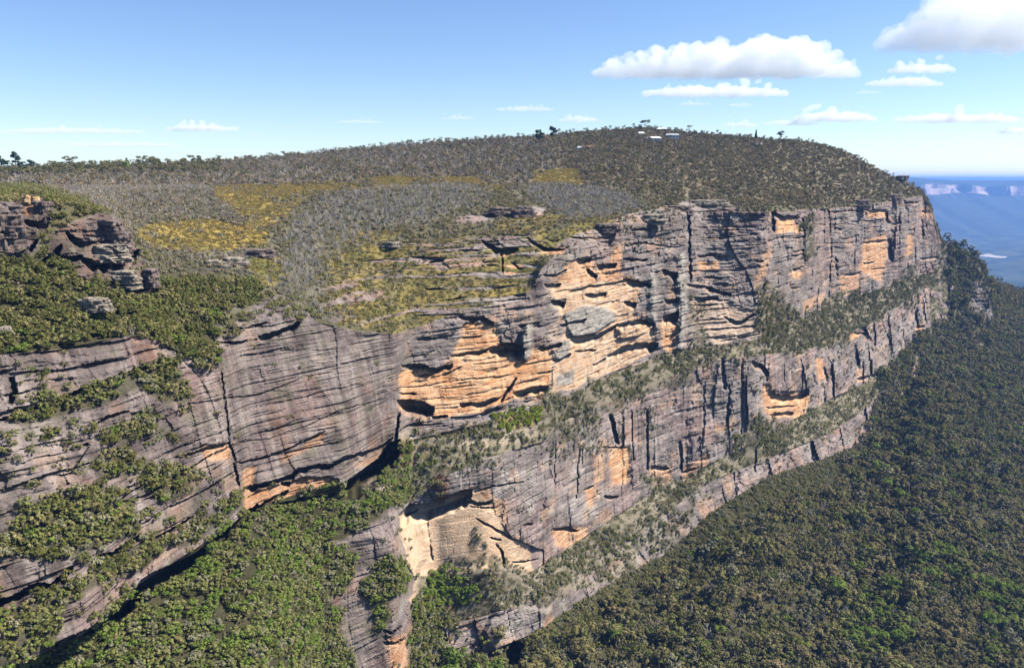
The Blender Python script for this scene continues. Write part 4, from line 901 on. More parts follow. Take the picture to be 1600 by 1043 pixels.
# green slope under the left wall
slope = ((mSEG >= 6.05) & (mPX < 640)).astype(np.float32) * (1 - np.clip(mR * 1.4, 0, 1))
plant('bush', 'green_slope', slope, .20, .6, 1.25, {0: 3, 1: 3, 4: 2.5, 5: 2.5, 6: 1.5, 7: 2, 8: 1.2, 2: 1.2}, False)
plant('bush', 'green_slope', butt_bush[1:, 1:], .13, .5, 1.15, {0: 3, 7: 2, 2: 1, 6: 2, 1: 2}, False)
plant('bush', 'green_slope', mz([(500,850),(640,800),(640,1060),(500,1060)]) * sstep(.0, .25, mN) * (mSEG > 6.2), .02, .5, 1.0, {0: 2, 7: 2, 2: 1, 6: 1}, False)
# ledges of the main cliff
mv_ = mid_veg[1:, 1:] * clump * (1 - mz([(650,885),(755,880),(765,960),(640,965)],[(760,634),(850,630),(850,672),(770,680)]))
plant('bush', 'cliff_ledge', mv_ * (mPX < 1120), .17, .35, 1.0, {7: 4, 8: 4, 0: 1.6, 6: 2, 2: 1.4, 4: .4}, False)
plant('bush', 'cliff_ledge', mv_ * (mPX >= 1120), .11, .7, 1.4, {7: 3, 2: 2.5, 0: 2, 6: 2}, False)
rv_ = sstep(-.3, .1, fbm2(mPX / 20, mPY / 14, 3))
plant('eucalyptus_tree', 'ridge_end', ridge_veg[1:, 1:] * rv_ * (1 - mR), .03, .35, .75, {0: 2, 6: 3, 7: 3, 5: 2, 1: 1}, False)
plant('bush', 'ridge_end', ridge_veg[1:, 1:] * (1 - .8 * mR), .055, .4, 1.1, {7: 2, 2: 2, 6: 2, 0: 1}, False)
mid_ledge = (((mSEG >= 6.05) & (mSEG < 7)) | ((mSEG >= 8) & (mSEG < 9))) * (mPX > 640) * clump * (1 - mz([(650,885),(755,880),(765,960),(640,965)],[(760,634),(850,630),(850,672),(770,680)]))
plant('bush', 'cliff_ledge', mid_ledge, .12, .35, 1.0, {7: 4, 8: 3, 0: 1.5, 6: 2, 2: 1}, False)
lowveg = mz([(640,760),(700,700),(850,680),(1110,560),(1180,560),(1100,600),(1000,700),(900,720),(760,740)]) * sstep(-.12, .2, mN) * ((mSEG > 6.9) & (mSEG < 7.15 + .45 * sstep(840, 880, mPX) * sstep(1060, 1000, mPX) + .9 * sstep(.1, .4, mN)))
plant('bush', 'cliff_ledge', lowveg, .13, .35, .95, {7: 4, 8: 4, 6: 1, 0: 1}, False)
plant('bush', 'cliff_ledge', ((mSEG >= 5) & (mSEG < 10) & (mPX > 640)) * sstep(.22, .45, mN) * sstep(.25, .5, nz) * (1 - mO), .05, .25, .7, {7: 3, 8: 2, 0: 2, 6: 1}, False)
plant('bush', 'cliff_ledge', ((mSEG >= 7) & (mSEG < 10) & (mPX > 1150)) * sstep(-.1, .25, mN) * (1 - mO), .018, .5, 1.0, {7: 3, 2: 2, 0: 2, 6: 1}, False)
# ferny gully with bright green plants
plant('eucalyptus_tree', 'gully', mz([(660,925),(668,905),(700,897),(742,912),(745,930),(700,945)]), .06, .45, .7, {8: 3}, False)
plant('bush', 'gully', mz([(655,930),(665,905),(700,895),(745,912),(750,935),(700,955),(660,960)]), .22, .7, 1.15, {4: 3, 5: 3, 9: 3}, False)
plant('bush', 'gully', mz([(645,930),(670,925),(700,960),(720,985),(715,1060),(645,1060)]), .16, .8, 1.4, {2: 2, 0: 2, 4: 1, 3: 2, 7: 1}, False)
plant('bush', 'gully', mz([(765,655),(795,640),(846,634),(846,662),(790,676)]), .45, .6, .95, {9: 4, 10: 1}, False)
plant('bush', 'gully', mz([(625,690),(660,685),(680,700),(675,735),(640,730)],[(600,745),(640,730),(690,740),(690,780),(640,790),(620,770)]), .12, .4, .95, {4: 2, 0: 3, 7: 2, 6: 1}, False)

# ---- from the plan to objects: the nearest 300 of a kind one by one, all others as one mass per kind
def make_mass(name, rows, meshes, label):
    protos = bpy.data.collections.new(name + ' stock')           # never linked to the scene
    for k, me in enumerate(meshes):
        protos.objects.link(bpy.data.objects.new('%s_%02d' % (name, k), me))
    me = bpy.data.meshes.new(name)
    n = len(rows)
    me.vertices.add(n); me.vertices.foreach_set('co', np.ascontiguousarray(rows[:, :3], np.float32).ravel())
    for an, typ, arr, key in (('size', 'FLOAT', rows[:, 3].astype(np.float32), 'value'), ('pick', 'INT', rows[:, 4].astype(np.int32), 'value'),
                              ('turn', 'FLOAT_VECTOR', np.column_stack([rng.normal(0, .08, n), rng.normal(0, .08, n), rng.uniform(0, 6.28, n)]).astype(np.float32), 'vector')):
        a = me.attributes.new(an, typ, 'POINT'); a.data.foreach_set(key, np.ascontiguousarray(arr).ravel())
    me.update()
    o = tag(link(name, me), label=label, kind='stuff')
    ng = bpy.data.node_groups.new(name, 'GeometryNodeTree')
    ng.interface.new_socket('Geometry', in_out='INPUT', socket_type='NodeSocketGeometry'); ng.interface.new_socket('Geometry', in_out='OUTPUT', socket_type='NodeSocketGeometry')
    N = ng.nodes; L = ng.links
    gi = N.new('NodeGroupInput'); go = N.new('NodeGroupOutput'); ip = N.new('GeometryNodeInstanceOnPoints'); ci = N.new('GeometryNodeCollectionInfo')
    ci.inputs['Collection'].default_value = protos; ci.inputs['Separate Children'].default_value = True; ci.inputs['Reset Children'].default_value = True
    def named(an, typ):
        q = N.new('GeometryNodeInputNamedAttribute'); q.data_type = typ; q.inputs['Name'].default_value = an
        return next(s for s in q.outputs if s.enabled and s.name == 'Attribute')
    L.new(gi.outputs[0], ip.inputs['Points']); L.new(ci.outputs[0], ip.inputs['Instance']); ip.inputs['Pick Instance'].default_value = True
    L.new(named('pick', 'INT'), ip.inputs['Instance Index']); L.new(named('size', 'FLOAT'), ip.inputs['Scale']); L.new(named('turn', 'FLOAT_VECTOR'), ip.inputs['Rotation'])
    L.new(ip.outputs[0], go.inputs[0])
    md = o.modifiers.new('scatter', 'NODES'); md.node_group = ng
    return o

def both(me, st):
    if st is None: return me
    bm = bmesh.new(); bm.from_mesh(me)
    nf = len(bm.faces); bm.from_mesh(st)
    bm.faces.ensure_lookup_table()
    for f in bm.faces[nf:]: f.material_index = 1
    m = bpy.data.meshes.new(me.name + '_whole'); bm.to_mesh(m); bm.free()
    m.materials.append(me.materials[0]); m.materials.append(st.materials[0])
    return m

ZONE_TEXT = {      # noun, where, group
 'talus': ('eucalyptus tree', 'in the forest', 'trees of the forest on the talus slope'),
 'hill': ('small tree', 'on the hill', 'trees on the hill behind the cliff'),
 'ridge_end': ('small tree', 'on the ridge end', 'trees on the far end of the ridge'),
 'forest': ('low bush', 'in the forest', 'bushes between the trees of the talus forest'),
 'shoulder': ('bush', 'on the left shoulder', 'bushes on the dark green shoulder'),
 'left_ledge': ('bush', 'on a near ledge', 'bushes on the ledges of the nearest cliff'),
 'green_slope': ('leafy bush', 'on the lush slope', 'bushes on the lush green slope'),
 'cliff_ledge': ('bush', 'on a cliff ledge', 'bushes on the ledges of the main cliff'),
 'gully': ('bush', 'in the gully', 'bushes in the damp gully'),
 'bench': ('low shrub', 'on the bench', 'shrubs on the grassy rock bench'),
 'plateau': ('heath plant', 'on the plateau', 'heath plants on the plateau top'),
 'ridge': ('dead tree', 'on the burnt ridge', 'dead trees on the burnt ridges'),
}
SPOTS = [(40, 365, 'beside the orange rock tower'), (150, 375, 'beside the dark overhanging crag'), (190, 440, 'beside the pale yellowish slab'), (148, 478, 'beside the pale grey boulder'), (300, 470, 'behind the smooth wall'), (330, 560, 'near the tall cleft'), (60, 560, 'above the left edge tier'),
 (120, 620, 'on the long upper ledge'), (265, 590, 'left of the smooth wall'), (210, 665, 'on the short middle ledge'), (190, 730, 'on the small lower ledge'), (110, 810, 'on the broad bushy ledge'), (60, 950, 'above the black undercut'), (290, 750, 'on the pale slab'), (240, 870, 'above the long black undercut'),
 (450, 780, 'just under the smooth wall'), (300, 930, 'beside the long black undercut'), (120, 1030, 'at the bottom left corner'), (300, 1030, 'at the bottom edge'), (450, 900, 'amid the slope'), (440, 1020, 'by the grey buttress foot'), (580, 880, 'on the grey buttress'), (590, 770, 'near the black cave'),
 (690, 930, 'under the cream alcove'), (680, 1020, 'at the foot of the gully'), (810, 655, 'under the big orange wall'), (650, 710, 'beside the rusty earth'), (820, 920, 'right of the cream alcove'), (950, 870, 'on the lower ledge'), (1000, 600, 'under the pale grey boulder face'), (1080, 560, 'below the grey pillars'), (1220, 640, 'beside the orange cave'), (1180, 690, 'under the orange cave'), (1330, 480, 'on the wooded ledge'),
 (760, 1030, 'near the waterfall gully'), (900, 1020, 'right of the gully foot'), (1050, 1020, 'at the bottom edge'), (1200, 1020, 'at the middle bottom edge'), (1360, 970, 'in the bright green patch'), (1460, 890, 'right of the bright green patch'), (1570, 1000, 'beside the tall charred trunks'), (1580, 850, 'near the right edge'), (1540, 770, 'beside the lone charred trunk'), (1050, 900, 'close under the lowest wall'), (1150, 850, 'below the lowest wall'), (1250, 900, 'in the middle of the forest'), (1300, 780, 'in the upper forest'), (1420, 680, 'on the upper right slope'),
 (70, 300, 'behind the orange rock tower'), (120, 312, 'behind the dark crag'), (180, 330, 'right of the dark crag'), (167, 296, 'below the red roofed houses'), (235, 300, 'below the blue grey house'), (310, 305, 'below the retaining wall'), (260, 335, 'above the yellow meadow'), (230, 400, 'left of the pale ledges'), (220, 320, 'amid the grey heath'), (350, 350, 'beside the yellow meadow'), (480, 360, 'on its left flank'), (560, 320, 'on its crest'), (700, 310, 'on its right crest'), (450, 400, 'beside the green gully grass'), (450, 370, 'at its left foot'), (500, 470, 'above the smooth wall'), (520, 420, 'left of the rock bench'), (470, 440, 'on its lower flank'), (540, 360, 'on its left front'), (520, 320, 'on its left crest'), (640, 300, 'on its middle crest'), (760, 320, 'right of its crest'), (620, 350, 'on its front slope'), (880, 320, 'on its far right part'), (330, 425, 'near the pale ledges'), (270, 400, 'beside the left shoulder'), (560, 430, 'on the rock bench'), (750, 430, 'at the right of the bench')]
LOOK = {'eucalyptus_tree': ['olive', 'broad olive', 'brownish', 'broad brownish', 'tall olive', 'green', 'grey green', 'dark green', 'bright green', 'tall green'],
        'bush': ['green', 'broad green', 'dark green', 'tall dark green', 'bright green', 'broad bright green', 'olive', 'grey green', 'pale grey green', 'lime green', 'yellow green', 'flat olive'],
        'heath_shrub': ['grey brown', 'pale grey brown', 'olive', 'grey green', 'brownish'], 'dead_tree': ['bare grey', 'pale grey', 'spreading grey', 'tall grey', 'brown', 'tall brown']}
def describe(kind, zn, var, s, lo, hi, px, py):
    noun, where, grp = ZONE_TEXT[zn]
    if kind == 'dead_tree' and zn != 'ridge': noun, where, grp = 'dead tree', 'on the plateau', 'dead trees on the plateau'
    if kind == 'heath_shrub' and zn == 'hill': noun, where, grp = 'low shrub', 'on the hill', 'shrubs on the hill'
    t = (s - lo) / (hi - lo + 1e-6)
    size = 'large' if t > .66 else ('' if t > .33 else 'smaller')
    spot = min(SPOTS, key=lambda q: (q[0] - px) ** 2 + (q[1] - py) ** 2)[2]
    return (size, LOOK[kind][int(var)], noun, where, spot), grp
NAMED = {}
def name_all():
    """plain label where the look and the spot are unlike any other; else its place in the row of look-alikes"""
    num = 'two three four five six seven eight nine ten eleven twelve thirteen fourteen fifteen sixteen seventeen eighteen nineteen twenty'.split(); ords = 'leftmost second third fourth fifth sixth seventh eighth ninth tenth eleventh twelfth thirteenth fourteenth fifteenth sixteenth seventeenth eighteenth nineteenth twentieth'.split()
    for (size, look, noun, where, spot), lst in NAMED.items():
        what = ' '.join(q for q in (size, look) if q)
        if len(lst) == 1:
            lst[0][1]['label'] = ' '.join((what, noun, where, spot)); continue
        lst.sort(key=lambda q: q[0]); n = len(lst)
        plural = noun + ('es' if noun.endswith('sh') else 's')
        for k, (_, o) in enumerate(lst):
            w_ = ords[k] if k == 0 else ('rightmost' if k == n - 1 else (ords[k] + ' from left' if k < 20 else None))
            o['label'] = (w_ + ' of ' + num[n - 2] + ' ' + what + ' ' + plural + ' ' + spot) if w_ and n <= 20 else ' '.join((what, noun, where, spot))
ZI = {v: k for k, v in ZN.items()}
MASS_LABEL = {'eucalyptus_tree': 'continuous olive green eucalyptus forest covering talus and hill', 'bush': 'mass of green bushes covering slopes and cliff ledges', 'heath_shrub': 'grey brown heath covering the plateau top', 'dead_tree': 'thicket of bare grey dead trees on the plateau', 'grass': 'yellow grass tufts on the meadows and the bench'}
MASS_NAME = {'eucalyptus_tree': 'forest', 'bush': 'shrubbery', 'heath_shrub': 'heath', 'dead_tree': 'dead_thicket', 'grass': 'grass'}
CAT = {'eucalyptus_tree': 'tree', 'bush': 'bush', 'heath_shrub': 'shrub', 'dead_tree': 'dead tree'}
SIZE = {'eucalyptus_tree': 8., 'bush': 4.5, 'heath_shrub': 3., 'dead_tree': 4.}
stats = {}
for kind, blocks in PTS.items():
    rows = np.concatenate(blocks)
    single = np.zeros(len(rows), bool)
    if kind != 'grass':
        fx, fy = pix_of(rows)
        vis = (fx > 12) & (fx < 1588) & (fy > 190) & (fy < 1036)
        score = np.where(vis & ~((kind == 'dead_tree') & (rows[:, 5] == ZN.get('forest', -1))), rows[:, 3] * SIZE[kind] / rows[:, 1], 0)
        single[np.argsort(-score)[:300]] = True
    stats[kind] = len(rows)
    protos = PROTO[kind]
    if single.any(): smin_, smax_ = rows[single, 3].min(), rows[single, 3].max()
    if (~single).any():
        make_mass(MASS_NAME[kind], rows[~single], [both(*p) for p in protos], MASS_LABEL[kind])
    for x, y, z, s, var, zn in rows[single]:
        me, st = protos[int(var)]
        lab, grp = describe(kind, ZI[int(zn)], var, s, smin_, smax_, *[float(q[0]) for q in pix_of(np.array([[x, y, z]]))])
        o = bpy.data.objects.new(kind, None if st else me); COL.objects.link(o)
        o.location = (x, y, z); o.rotation_euler = (rng.normal(0, .06), rng.normal(0, .06), rng.uniform(0, 6.28)); o.scale = (s, s, s)
        tag(o, None, CAT[kind], grp); NAMED.setdefault(lab, []).append((float(pix_of(np.array([[x, y, z]]))[0][0]), o))
        if st:
            link('crown', me, o); link('trunk', st, o)
name_all()
print('PLANTS', stats)

# ------------------------------------------------------------------ rock outcrops that stand free of the cliff
def mat_outcrop(name, c1, c2, c3):
    return mat_far(name, [(.32, c1), (.5, c2), (.68, c3)], .35, 3.0)
M_OUT = mat_outcrop('weathered outcrop', (.075, .055, .045), (.16, .120, .10), (.26, .215, .185))
M_OUTO = mat_outcrop('orange outcrop', (.24, .13, .06), (.46, .29, .14), (.55, .42, .27))
M_OUTP = mat_outcrop('pale outcrop', (.11, .092, .07), (.23, .195, .15), (.36, .31, .235))
M_CRAG = mat_outcrop('dark crag', (.065, .050, .042), (.140, .108, .092), (.23, .19, .165))
def rock_mesh(name, w, d, h, beds, seed, mat, seg=56, overhang=.22):
    """layered sandstone block: a lofted stack of beds, then roughened all over"""
    r = np.random.default_rng(seed)
    rings = []
    a = np.linspace(0, 2 * math.pi, seg, endpoint=False)
    hs = r.uniform(.35, 1.6, beds + 2); hs *= h * 1.35 / hs.sum(); zc = -h * .35
    sq = 1 / np.maximum(np.abs(np.cos(a + .3 * seed)), np.abs(np.sin(a + .3 * seed))) ** .45
    for b in range(beds + 2):
        f = r.uniform(1 - overhang, 1.04) * (1.06 - .30 * (b / (beds + 2)) ** 1.6)
        off = r.normal(0, .035, 2)
        notch = n2(np.cos(a) * 3.2 + b * 7.1, np.sin(a) * 3.2 + seed)
        for t, k in ((0, .90), (.06, .98), (.3, 1.02), (.6, 1.0), (.86, 1.01), (1.0, .94)):
            rad = 1 + .26 * n2(np.cos(a) * 1.4 + seed, np.sin(a) * 1.4 + seed * .7) + .16 * notch + .06 * n2(np.cos(a) * 9 + b + t * 2, np.sin(a) * 9)
            z = zc + t * hs[b] + .10 * h / beds * n2(np.cos(a) * 2 + seed, np.sin(a) * 2 + b)
            rings.append(np.stack([np.cos(a) * rad * sq * w / 2 * f * k + off[0] * w, np.sin(a) * rad * sq * d / 2 * f * k + off[1] * d, z], -1))
        zc += hs[b]
    top = rings[-1].copy(); cen = top.mean(0)
    for q in (.8, .5, .25, .04):
        t2 = cen + (top - cen) * q; t2[:, 2] = top[:, 2] + h * .05 * (1 - q) + .07 * h * n2(t2[:, 0] / 2 + seed, t2[:, 1] / 2); rings.append(t2)
    Pq = np.stack(rings); nr = len(rings)
    x, y, z = Pq[..., 0], Pq[..., 1], Pq[..., 2]
    k = .055 * w * n3(x / 2.6 + seed, y / 2.6, z / 1.3) + .03 * w * n3(x / 1.1, y / 1.1 + seed, z / .7)
    rr = np.sqrt(x ** 2 + y ** 2) + 1e-6
    Pq[..., 0] += x / rr * k; Pq[..., 1] += y / rr * k * d / w
    i = np.arange(nr * seg).reshape(nr, seg); j = np.roll(i, -1, 1)
    Fq = np.stack([i[:-1], j[:-1], j[1:], i[1:]], -1).reshape(-1, 4)
    return mesh_np(name, Pq, Fq, [mat], smooth=False)
def outcrop(px, py, D, w, h, d, beds, seed, mat, label, name='rock_outcrop', rz=None, cat='rock outcrop', oh=.22):
    p = at(px, py, D) - Vector((0, 0, .18 * h))
    o = link(name, rock_mesh(name, w, d, h, beds, seed, mat, 56, oh)); o.location = p; o.rotation_euler = (0, 0, (-.4 if seed < 11 else .25) if rz is None else rz)
    return tag(o, label, cat)
outcrop(8, 390, 290, 16, 19, 12, 6, 1, M_CRAG, 'grey banded rock outcrop at the left edge of the picture above dark bushes')
outcrop(52, 352, 306, 6.5, 13, 6, 5, 3, M_OUTO, 'orange stained rock tower on the left shoulder')
outcrop(70, 350, 303, 6, 10, 6, 4, 4, M_CRAG, 'dark rounded rock beside the orange stained tower')
outcrop(130, 378, 312, 15, 9.5, 9, 5, 5, M_CRAG, 'dark red brown rock block on the left half of the overhanging crag', oh=.3)
outcrop(176, 378, 315, 17, 10.5, 10, 5, 6, M_CRAG, 'dark red brown rock block on the right end of the overhanging crag', oh=.3)
outcrop(172, 398, 309, 20, 5, 11, 3, 7, M_OUTP, 'wide grey rock shelf below the dark overhanging crag', oh=.25)
outcrop(190, 440, 303, 15, 5.0, 9, 4, 9, M_OUTP, 'pale yellowish rock slab under the dark overhang')
outcrop(236, 438, 309, 7, 5.5, 7, 3, 10, M_CRAG, 'dark knobbly boulder at the tip of the left shoulder', 'boulder', cat='boulder')
outcrop(148, 478, 274, 8.5, 3.6, 6, 3, 13, M_OUTP, 'pale grey boulder lying in the dark green bushes', 'boulder', cat='boulder')
outcrop(166, 482, 270, 4.5, 1.8, 4, 2, 14, M_OUTP, 'small pale stone just below the grey boulder in the bushes', 'boulder', cat='boulder')
outcrop(325, 420, 372, 15, 4.6, 8, 3, 15, M_OUTP, 'pale flat topped rock ledge between grey heath and dark bushes')
outcrop(366, 416, 384, 15, 5.0, 8, 3, 16, M_OUTP, 'square pale rock ledge at the edge of the gully meadow')
outcrop(290, 419, 366, 9, 3.6, 6, 3, 17, M_OUTP, 'small pale rock ledge half hidden by grey heath')
outcrop(392, 434, 380, 9, 3.0, 6, 2, 18, M_OUT, 'dark flat rock slab overhanging beside the green gully')
outcrop(402, 398, 402, 16, 3.4, 7, 2, 19, M_OUT, 'long low grey rock slab beside the yellow gully grass', 'rock_slab', cat='rock slab')
outcrop(786, 331, 520, 19, 3.4, 9, 3, 20, M_OUT, 'low brown rock outcrop on top of the rounded bench')
outcrop(820, 333, 520, 14, 5.2, 9, 3, 21, M_OUT, 'brown overhanging rock block on top of the rounded bench', oh=.35)
outcrop(1110, 322, 630, 34, 5.5, 12, 3, 22, M_OUTP, 'long pale rock ledge at the cliff edge under the hill forest')
outcrop(1062, 330, 590, 18, 5, 10, 3, 23, M_OUT, 'dark split rock block at the cliff edge')
outcrop(612, 384, 452, 11, 2.6, 6, 2, 24, M_OUTP, 'small pale rock slab in the grass of the bench', 'rock_slab', cat='rock slab')
outcrop(8, 520, 246, 4.5, 2.4, 4, 2, 25, M_OUTP, 'small white boulder in the bushes near the left edge', 'boulder', cat='boulder')
outcrop(1306, 296, 870, 14, 7, 10, 3, 26, M_OUTP, 'pale rock crag on the steep right side of the hill')
outcrop(1408, 284, 1028, 16, 9, 12, 4, 27, M_OUTP, 'pale rock crag on the last corner of the hill skyline')
outcrop(1345, 322, 850, 22, 8, 12, 4, 28, M_OUT, 'layered grey crag at the cliff edge above the orange wall')
outcrop(1395, 312, 925, 20, 7, 12, 4, 29, M_OUT, 'grey crag below the corner of the hill')
outcrop(950, 358, 510, 16, 4, 10, 3, 30, M_OUT, 'dark layered rock step where bench and cliff meet')
outcrop(1020, 345, 545, 18, 5, 10, 3, 31, M_OUTP, 'pale layered rock step at the cliff edge beside a dark cleft')

# ------------------------------------------------------------------ houses on the hill and at the left end
M_WHITE = mat_plain('white render', (.75, .73, .68), .08, .5); M_CREAM = mat_plain('cream wall', (.46, .40, .31), .1, .5)
M_ROOFG = mat_plain('grey metal roof', (.42, .43, .45), .12, .6, .5); M_ROOFR = mat_plain('red tile roof', (.30, .17, .125), .2, 1.0); M_ROOFW = mat_plain('white metal roof', (.78, .76, .72), .06, .6, .5)
M_GLASS = mat_plain('window glass', (.03, .04, .05), .2, .5, .15); M_BLUEW = mat_plain('blue grey weatherboard', (.30, .34, .40), .12, .6)
def box_part(name, parent, x0, x1, y0, y1, z0, z1, mat):
    v = np.array([(x, y, z) for z in (z0, z1) for x, y in ((x0, y0), (x1, y0), (x1, y1), (x0, y1))], float)
    f = np.array([(0, 3, 2, 1), (4, 5, 6, 7), (0, 1, 5, 4), (1, 2, 6, 5), (2, 3, 7, 6), (3, 0, 4, 7)])
    return link(name, mesh_np(name, v, f, [mat]), parent)
def house(px, py, D, w, d, h, wall, roofm, label, rz, nwin=3, pitch=2.0):
    e = empty('house', at(px, py + 1.5, D), rz); tag(e, label, 'house')
    box_part('wall', e, -w / 2, w / 2, -d / 2, d / 2, -3, h, wall)
    o = .5
    v = np.array([(-w / 2 - o, -d / 2 - o, h + .01), (w / 2 + o, -d / 2 - o, h + .01), (w / 2 + o, d / 2 + o, h + .01), (-w / 2 - o, d / 2 + o, h + .01), (-w / 2 + d * .18, 0, h + pitch), (w / 2 - d * .18, 0, h + pitch),
                  (-w / 2 - o, -d / 2 - o, h + .2), (w / 2 + o, -d / 2 - o, h + .2), (w / 2 + o, d / 2 + o, h + .2), (-w / 2 - o, d / 2 + o, h + .2)], float)
    bm = bmesh.new(); bv = [bm.verts.new(p) for p in v]
    for q in ((3, 2, 1, 0), (0, 1, 7, 6), (1, 2, 8, 7), (2, 3, 9, 8), (3, 0, 6, 9), (6, 7, 5, 4), (8, 9, 4, 5), (7, 8, 5), (9, 6, 4)): bm.faces.new([bv[t] for t in q])
    me = bpy.data.meshes.new('roof'); bm.to_mesh(me); bm.free(); me.materials.append(roofm); link('roof', me, e)
    for k in range(nwin):
        cx = -w / 2 + w * (k + .5) / nwin
        box_part('window', e, cx - w / nwin * .2, cx + w / nwin * .2, -d / 2 - .06, -d / 2 + .1, h * .45, h * .8, M_GLASS)
    return e
house(1020, 222, 905, 17, 9, 5, M_WHITE, M_ROOFW, 'long white house in the middle of the three on the hill', .1, 4)
house(1050, 216, 935, 15, 8, 4.2, M_WHITE, M_ROOFG, 'white house right of the long white house on the hill', -.1, 4)
house(1001, 213, 945, 8, 7, 4, M_CREAM, M_ROOFW, 'small cream house left of and above the long white house', .2, 2)
house(917, 234, 870, 14, 8, 3.6, M_CREAM, M_ROOFR, 'cream house with a red brown roof below the dark hill pines', .15, 3)
house(905, 234, 866, 5, 5, 2.8, M_WHITE, M_ROOFG, 'little white shed at the left end of the cream house', .15, 1)
house(1186, 231, 945, 7, 6, 4.5, M_WHITE, M_ROOFG, 'small white cottage alone on the right slope of the hill', -.3, 2)
house(1032, 204, 990, 11, 8, 2.6, M_CREAM, M_ROOFW, 'pale house on the very top of the hill under flat trees', .1, 3)
house(234, 274, 800, 14, 8, 5.5, M_BLUEW, M_ROOFG, 'blue grey house beside bright green conifers at the left skyline', .2, 3)
house(222, 277, 770, 6, 6, 5.5, M_WHITE, M_ROOFG, 'narrow pale house in front of the blue grey house', .3, 2)
house(157, 279, 740, 9, 7, 2.6, M_CREAM, M_ROOFR, 'left one of two low houses with red tile roofs', .1, 2, 1.8)
house(177, 279, 745, 8, 7, 2.6, M_CREAM, M_ROOFR, 'right one of two low houses with red tile roofs', -.1, 2, 1.8)
# pale retaining wall left of the meadow
w = empty('stone_wall', at(302, 282, 700), 0); tag(w, 'pale sandstone retaining wall at the edge of the plateau below conifers', 'wall')
for c in range(2):
    for k in range(14):
        x = -13.5 + k * 1.95 + (c % 2) * .6
        box_part('block', w, x, x + 1.85 + .1 * (k % 2), -.5 + .04 * ((k * 7) % 3), .6, -1.5 + c * 2.2, .6 + c * 2.25, M_CREAM)

# ------------------------------------------------------------------ trees that stand out one by one
def conifer(px, py, D, H, R, seed, lm, label, cat='conifer', layers=11):
    r = np.random.default_rng(seed); C, N, T = [], [], []
    for k in range(layers):
        t = k / (layers - 1); z = H * (.12 + .86 * t); rad = R * (1 - t) ** .8 + .15
        m = int(26 * (1 - t) + 7)
        a = r.uniform(0, 6.28, m); q = rad * r.uniform(.35, 1.0, m)
        C.append(np.stack([np.cos(a) * q, np.sin(a) * q, z - q * .25 + r.normal(0, H * .02, m)], -1))
        nn = np.stack([np.cos(a) * .7, np.sin(a) * .7, np.full(m, .7)], -1) + .4 * rand_dirs(m, r); N.append(nn / np.linalg.norm(nn, axis=1)[:, None]); T.append(r.uniform(.2, .8, m))
    C = np.concatenate(C); N = np.concatenate(N); T = np.concatenate(T)
    V, Fq = leaf_quads(C, N, np.full(len(C), H * .11), r)
    e = empty('conifer', at(px, py, D)); tag(e, label, cat)
    link('crown', mesh_np('conifer_crown', V, Fq, [LEAF[lm]], {'tone': ('FLOAT', 'POINT', np.repeat(T, 4).astype(np.float32))}), e)
    v, f = tube_np((0, 0, -2), (0, 0, H * .92), H * .022, .06, 6); link('trunk', mesh_np('conifer_trunk', v, f, [M_BARK]), e)
    return e
def pine_round(px, py, D, H, R, seed, label, lm='pine'):
    e = empty('pine_tree', at(px, py, D)); tag(e, label, 'pine tree')
    V, Fq, T = crown_np(seed, R, H * .8, H * .22, 16, 420, H * .085, R * .42, .2)
    link('crown', mesh_np('pine_crown', V, Fq, [LEAF[lm]], {'tone': ('FLOAT', 'POINT', T.astype(np.float32))}), e)
    v, f = tube_np((0, 0, -2), (0, 0, H * .8), H * .03, H * .01, 6); link('trunk', mesh_np('pine_trunk', v, f, [M_BARK]), e)
def umbrella_tree(px, py, D, H, R, seed, label, lm='dark'):
    """tall gum with bare forking limbs and flat layered crown"""
    r = np.random.default_rng(seed); e = empty('gum_tree', at(px, py + 2.5, D)); tag(e, label, 'gum tree')
    parts = [tube_np((0, 0, -2), (.3, 0, H * .5), H * .03, H * .02)]; Cs, Ns, Ts = [], [], []
    for k in range(7):
        a = k * .9 + r.uniform(0, .5); q = R * r.uniform(.3, .95); tip = np.array([math.cos(a) * q, math.sin(a) * q * .7, H * r.uniform(.72, .97)])
        parts.append(tube_np((.3, 0, H * r.uniform(.35, .5)), tip, H * .013, H * .005, 4))
        m = 46; dd = rand_dirs(m, r); cr = R * r.uniform(.22, .36)
        Cs.append(tip + dd * np.array([cr, cr, cr * .4])); nn = dd + np.array([0, 0, .8]); Ns.append(nn / np.linalg.norm(nn, axis=1)[:, None]); Ts.append(r.uniform(.2, .7, m))
    v, f = join_np(parts); link('trunk', mesh_np('gum_trunk', v, f, [M_BARK]), e)
    V, Fq = leaf_quads(np.concatenate(Cs), np.concatenate(Ns), np.full(7 * 46, R * .13), r)
    link('crown', mesh_np('gum_crown', V, Fq, [LEAF[lm]], {'tone': ('FLOAT', 'POINT', np.repeat(np.concatenate(Ts), 4).astype(np.float32))}), e)
pine_round(3, 270, 820, 17, 4.6, 31, 'dark green pine at the very left end of the skyline')
pine_round(26, 268, 830, 20, 4.8, 32, 'tallest dark green pine of the group at the left skyline')
pine_round(13, 270, 815, 12, 5, 33, 'low broad dark pine between the two tall ones at the left skyline')
pine_round(36, 269, 825, 12, 4, 36, 'shorter dark pine just right of the tallest one at the left skyline')
pine_round(49, 269, 820, 12.5, 4.4, 34, 'rightmost dark green pine of the group at the left skyline')
pine_round(843, 226, 955, 18, 5.5, 41, 'dark pine on the hill skyline, left of a pair')
pine_round(864, 220, 965, 17, 6, 42, 'dark pine on the hill skyline, right and higher of a pair')
pine_round(1220, 216, 960, 9, 4.6, 43, 'lone dark bushy pine on the right part of the hill skyline')
conifer(1181, 216, 985, 10, 2.0, 44, 'pine', 'thin pointed conifer on the right part of the hill skyline')
